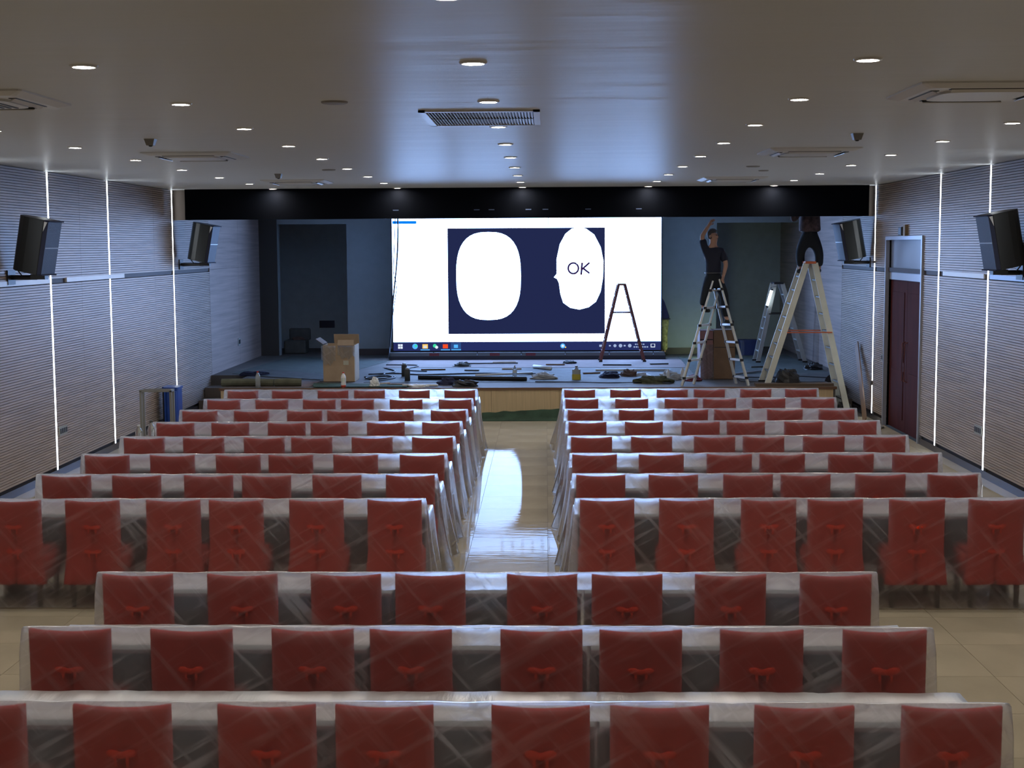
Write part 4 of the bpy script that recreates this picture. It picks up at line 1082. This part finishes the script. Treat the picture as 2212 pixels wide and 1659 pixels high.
# cables on the stage and hanging by the screen edge
def cable(pts, r, label, group='cables on the stage', name='cable'):
    P = [Vector(p) for p in pts]; out = []
    for i in range(len(P) - 1):
        p0, p1, p2, p3 = P[max(i - 1, 0)], P[i], P[i + 1], P[min(i + 2, len(P) - 1)]
        for k in range(6):
            t_ = k / 6
            out.append(0.5 * ((2 * p1) + (p2 - p0) * t_ + (2 * p0 - 5 * p1 + 4 * p2 - p3) * t_ ** 2 + (-p0 + 3 * p1 - 3 * p2 + p3) * t_ ** 3))
    out.append(P[-1])
    return tag(MB().tube(out, r, 6).obj(name, mat('cable_dark', (0.02, 0.025, 0.04), 0.5), None, True), label, 'cable', group)
zc_ = SZ + 0.02
cable([(-3.5, 27.2, zc_), (-3.0, 27.4, zc_), (-2.4, 27.1, zc_), (-1.3, 27.35, zc_), (-0.2, 27.2, zc_)], 0.014, 'long dark cable running across the left half of stage')
cable([(-3.5, 26.6, zc_), (-3.2, 27.0, zc_), (-2.95, 26.5, zc_), (-3.3, 26.2, zc_), (-3.45, 26.5, zc_), (-3.1, 26.9, zc_)], 0.016, 'looped dark cable just right of the open cardboard box')
cable([(-3.35, 28.6, zc_), (-3.05, 27.9, zc_), (-3.2, 27.2, zc_), (-2.9, 26.5, zc_), (-3.25, 25.7, zc_)], 0.013, 'winding dark cable running forward from the screen corner')
cable([(-3.4, 29.4, zc_), (-2.7, 29.2, zc_), (-2.9, 28.2, zc_), (-2.4, 27.8, zc_)], 0.012, 'thin dark cable below the left corner of screen')
cable([(-0.2, 25.6, zc_), (0.6, 25.5, zc_), (1.2, 25.3, zc_), (1.9, 25.5, zc_), (2.3, 25.2, zc_)], 0.010, 'thin brown cable near the front edge right of centre')
cable([(3.7, 26.4, zc_), (4.2, 26.3, zc_), (4.8, 26.5, zc_), (5.3, 26.2, zc_)], 0.012, 'dark cable on the sheet under the cream ladder')
cable([(-3.31, 31.3, 4.0), (-3.32, 31.3, 3.2), (-3.36, 31.28, 2.6), (-3.44, 31.28, 1.9), (-3.5, 31.28, 1.2), (-3.50, 30.8, 0.62)], 0.018, 'dark cable hanging down the left edge of screen, right one', 'cables hanging at the screen edge')
cable([(-3.36, 31.3, 4.0), (-3.40, 31.3, 3.1), (-3.42, 31.28, 2.5), (-3.36, 31.28, 2.2), (-3.46, 31.28, 1.5), (-3.50, 30.9, 0.62)], 0.009, 'thinner cable hanging down the left edge of screen', 'cables hanging at the screen edge')

def rod(a, b, r, m_, label, cat='pipe', name='pipe'):
    return tag(MB().tube([a, b], r, 10).obj(name, m_, None, True), label, cat, 'pipes and rods on the stage')
rod((-2.43, 26.3, SZ + .045), (-0.36, 25.9, SZ + .045), 0.04, M_BLACK, 'long black tube lying near the middle of stage', 'tube', 'black_tube')
rod((-1.35, 26.5, SZ + .06), (-0.27, 27.2, SZ + .04), 0.022, M_WHITEP, 'thin white pipe lying at an angle behind the black tube')
rod((-2.60, 24.95, SZ + .025), (-1.95, 24.93, SZ + .025), 0.022, M_WHITEP, 'white rod on the stage edge left of dark bags')
rod((-0.25, 28.6, SZ + .045), (0.10, 28.1, SZ + .045), 0.038, M_WHITEP, 'short thick white tube below the screen centre', 'tube', 'white_tube')
rod((1.0, 27.9, SZ + .03), (2.4, 27.8, SZ + .03), 0.022, M_WHITEP, 'long white pipe in front of the red-brown ladder')
rod((3.65, 26.9, SZ + .03), (4.5, 27.8, SZ + .03), 0.020, M_GREYM, 'grey rod on the floor beside the cream ladder')
rod((-1.9, 29.5, SZ + .03), (-0.6, 29.6, SZ + .03), 0.015, M_DGREY, 'thin dark rod along the card under the screen')
def heap(c_, size, seed, m_, label, cat='bag', name='bag', amp=0.4):
    o = crumple(name, m_, c_, size, seed, None, 16, amp); return tag(o, label, cat, 'bags and litter on the stage')
heap((-1.80, 25.3, SZ + .0), (0.20, 0.12, 0.13), 1, M_DBLUE, 'dark blue cloth bag near the end of the black tube')
heap((-1.46, 24.95, SZ), (0.24, 0.13, 0.12), 2, M_BLACK, 'black bag on the stage edge left of the aisle')
heap((-2.32, 24.90, SZ), (0.20, 0.09, 0.05), 3, M_WHITEP, 'crumpled white paper on the stage edge', 'paper', 'crumpled_paper')
heap((-3.10, 24.92, SZ), (0.09, 0.08, 0.17), 4, M_WHITEP, 'crumpled white plastic on the stage edge right of box', 'plastic', 'crumpled_plastic')
heap((-0.05, 26.3, SZ), (0.26, 0.12, 0.13), 5, mat('pale_bag', (.42, .44, .46), .4), 'pale transparent plastic bag in the middle of stage')
heap((1.22, 26.5, SZ), (0.20, 0.14, 0.12), 6, M_DBLUE, 'dark blue bundle right of the yellow jug', 'bundle', 'bundle')
heap((1.60, 26.8, SZ), (0.16, 0.12, 0.13), 7, M_BROWNC, 'brown bundle beside the dark blue bundle', 'bundle', 'bundle')
heap((1.85, 26.9, SZ), (0.18, 0.1, 0.06), 17, mat('pale_bag', (.42, .44, .46), .4), 'small pale plastic scrap beside the brown bundle')
heap((2.00, 25.5, SZ), (0.34, 0.16, 0.13), 8, M_OLIVE, 'dark olive heap on the stage edge left of aluminium ladder', 'heap', 'net_heap')
heap((2.35, 26.2, SZ), (0.20, 0.13, 0.15), 9, mat('pale_bag', (.42, .44, .46), .4), 'crumpled clear plastic bag by the aluminium ladder')
heap((2.75, 25.9, SZ), (0.16, 0.13, 0.10), 10, mat('dull_red', (0.20, 0.04, 0.05), 0.6), 'dark red cloth between the aluminium ladder legs', 'cloth', 'cloth')
heap((-1.76, 29.1, SZ), (0.20, 0.12, 0.09), 11, M_DGREY, 'dark grey heap on the card below the screen', 'heap', 'net_heap')
heap((0.50, 29.7, SZ), (0.15, 0.1, 0.07), 12, M_BLACK, 'small black lump at the foot of the screen', 'heap', 'net_heap')
heap((4.36, 25.05, SZ), (0.24, 0.16, 0.30), 13, M_BLACK, 'black peaked bag between the legs of the cream ladder', amp=.3)
heap((5.40, 28.1, SZ), (0.20, 0.16, 0.14), 14, M_BLACK, 'black heap by the wall right of the cream ladder')
heap((-5.75, 27.2, SZ), (0.30, 0.12, 0.08), 15, M_DBLUE, 'dark crumpled cloth at the left end of stage', 'cloth', 'cloth')
heap((5.55, 23.5 - 0.0, 0.0), (0.16, 0.25, 0.05), 16, mat('rubble', (.3, .28, .25), .9, var=.4), 'low heap of debris on the floor near the red door', 'debris', 'debris')
heap((5.45, 25.3, 0.0), (0.16, 0.2, 0.22), 18, M_DGREY, 'grey bundle on the floor beside the cream ladder foot', 'bundle', 'bundle')
OFF = [(-2.3, 28.2, .5, .1, 'brown offcut behind the two dark canisters'), (-1.5, 28.0, .3, -.2, 'dark offcut behind the left end of the black tube'), (-0.7, 28.3, .4, .05, 'tan offcut behind the clear bottle mid stage'),
       (0.9, 27.3, .35, .3, 'brown offcut behind the yellow and grey jug'), (1.5, 29.2, .6, -.05, 'long dark offcut on the card left of red-brown ladder foot'), (-0.9, 29.9, .5, .1, 'tan offcut on the card under the screen centre'),
       (0.2, 29.3, .4, -.1, 'brown offcut behind the short white tube'), (2.4, 29.4, .4, .2, 'dark offcut on the card right of red-brown ladder foot'), (-3.0, 25.3, .35, .9, 'slanting tan offcut near the crumpled white plastic'),
       (-2.75, 25.2, .3, -.1, 'brown offcut before the front canister'), (4.4, 28.6, .4, .3, 'dark offcut on the grey felt at right of stage')]
for k, (x, y, l_, a, lb) in enumerate(OFF):
    tag(MB().box((x, y, SZ + 0.022), (l_, 0.05, 0.025), Matrix.Rotation(a, 3, 'Z')).obj('offcut', [M_CARDD, M_DGREY, M_CARD][k % 3]), lb, 'offcut', 'offcuts on the stage')
# board leaning on the right wall
tag(MB().beam((5.60, 24.35, 0.0), (5.74, 25.75, 1.25), 0.02, 0.16, (0, 1, 0.3)).obj('leaning_board', mat('board_tan', (0.30, 0.20, 0.14), 0.6)), 'tan board leaning against the wall behind right light strip', 'board')
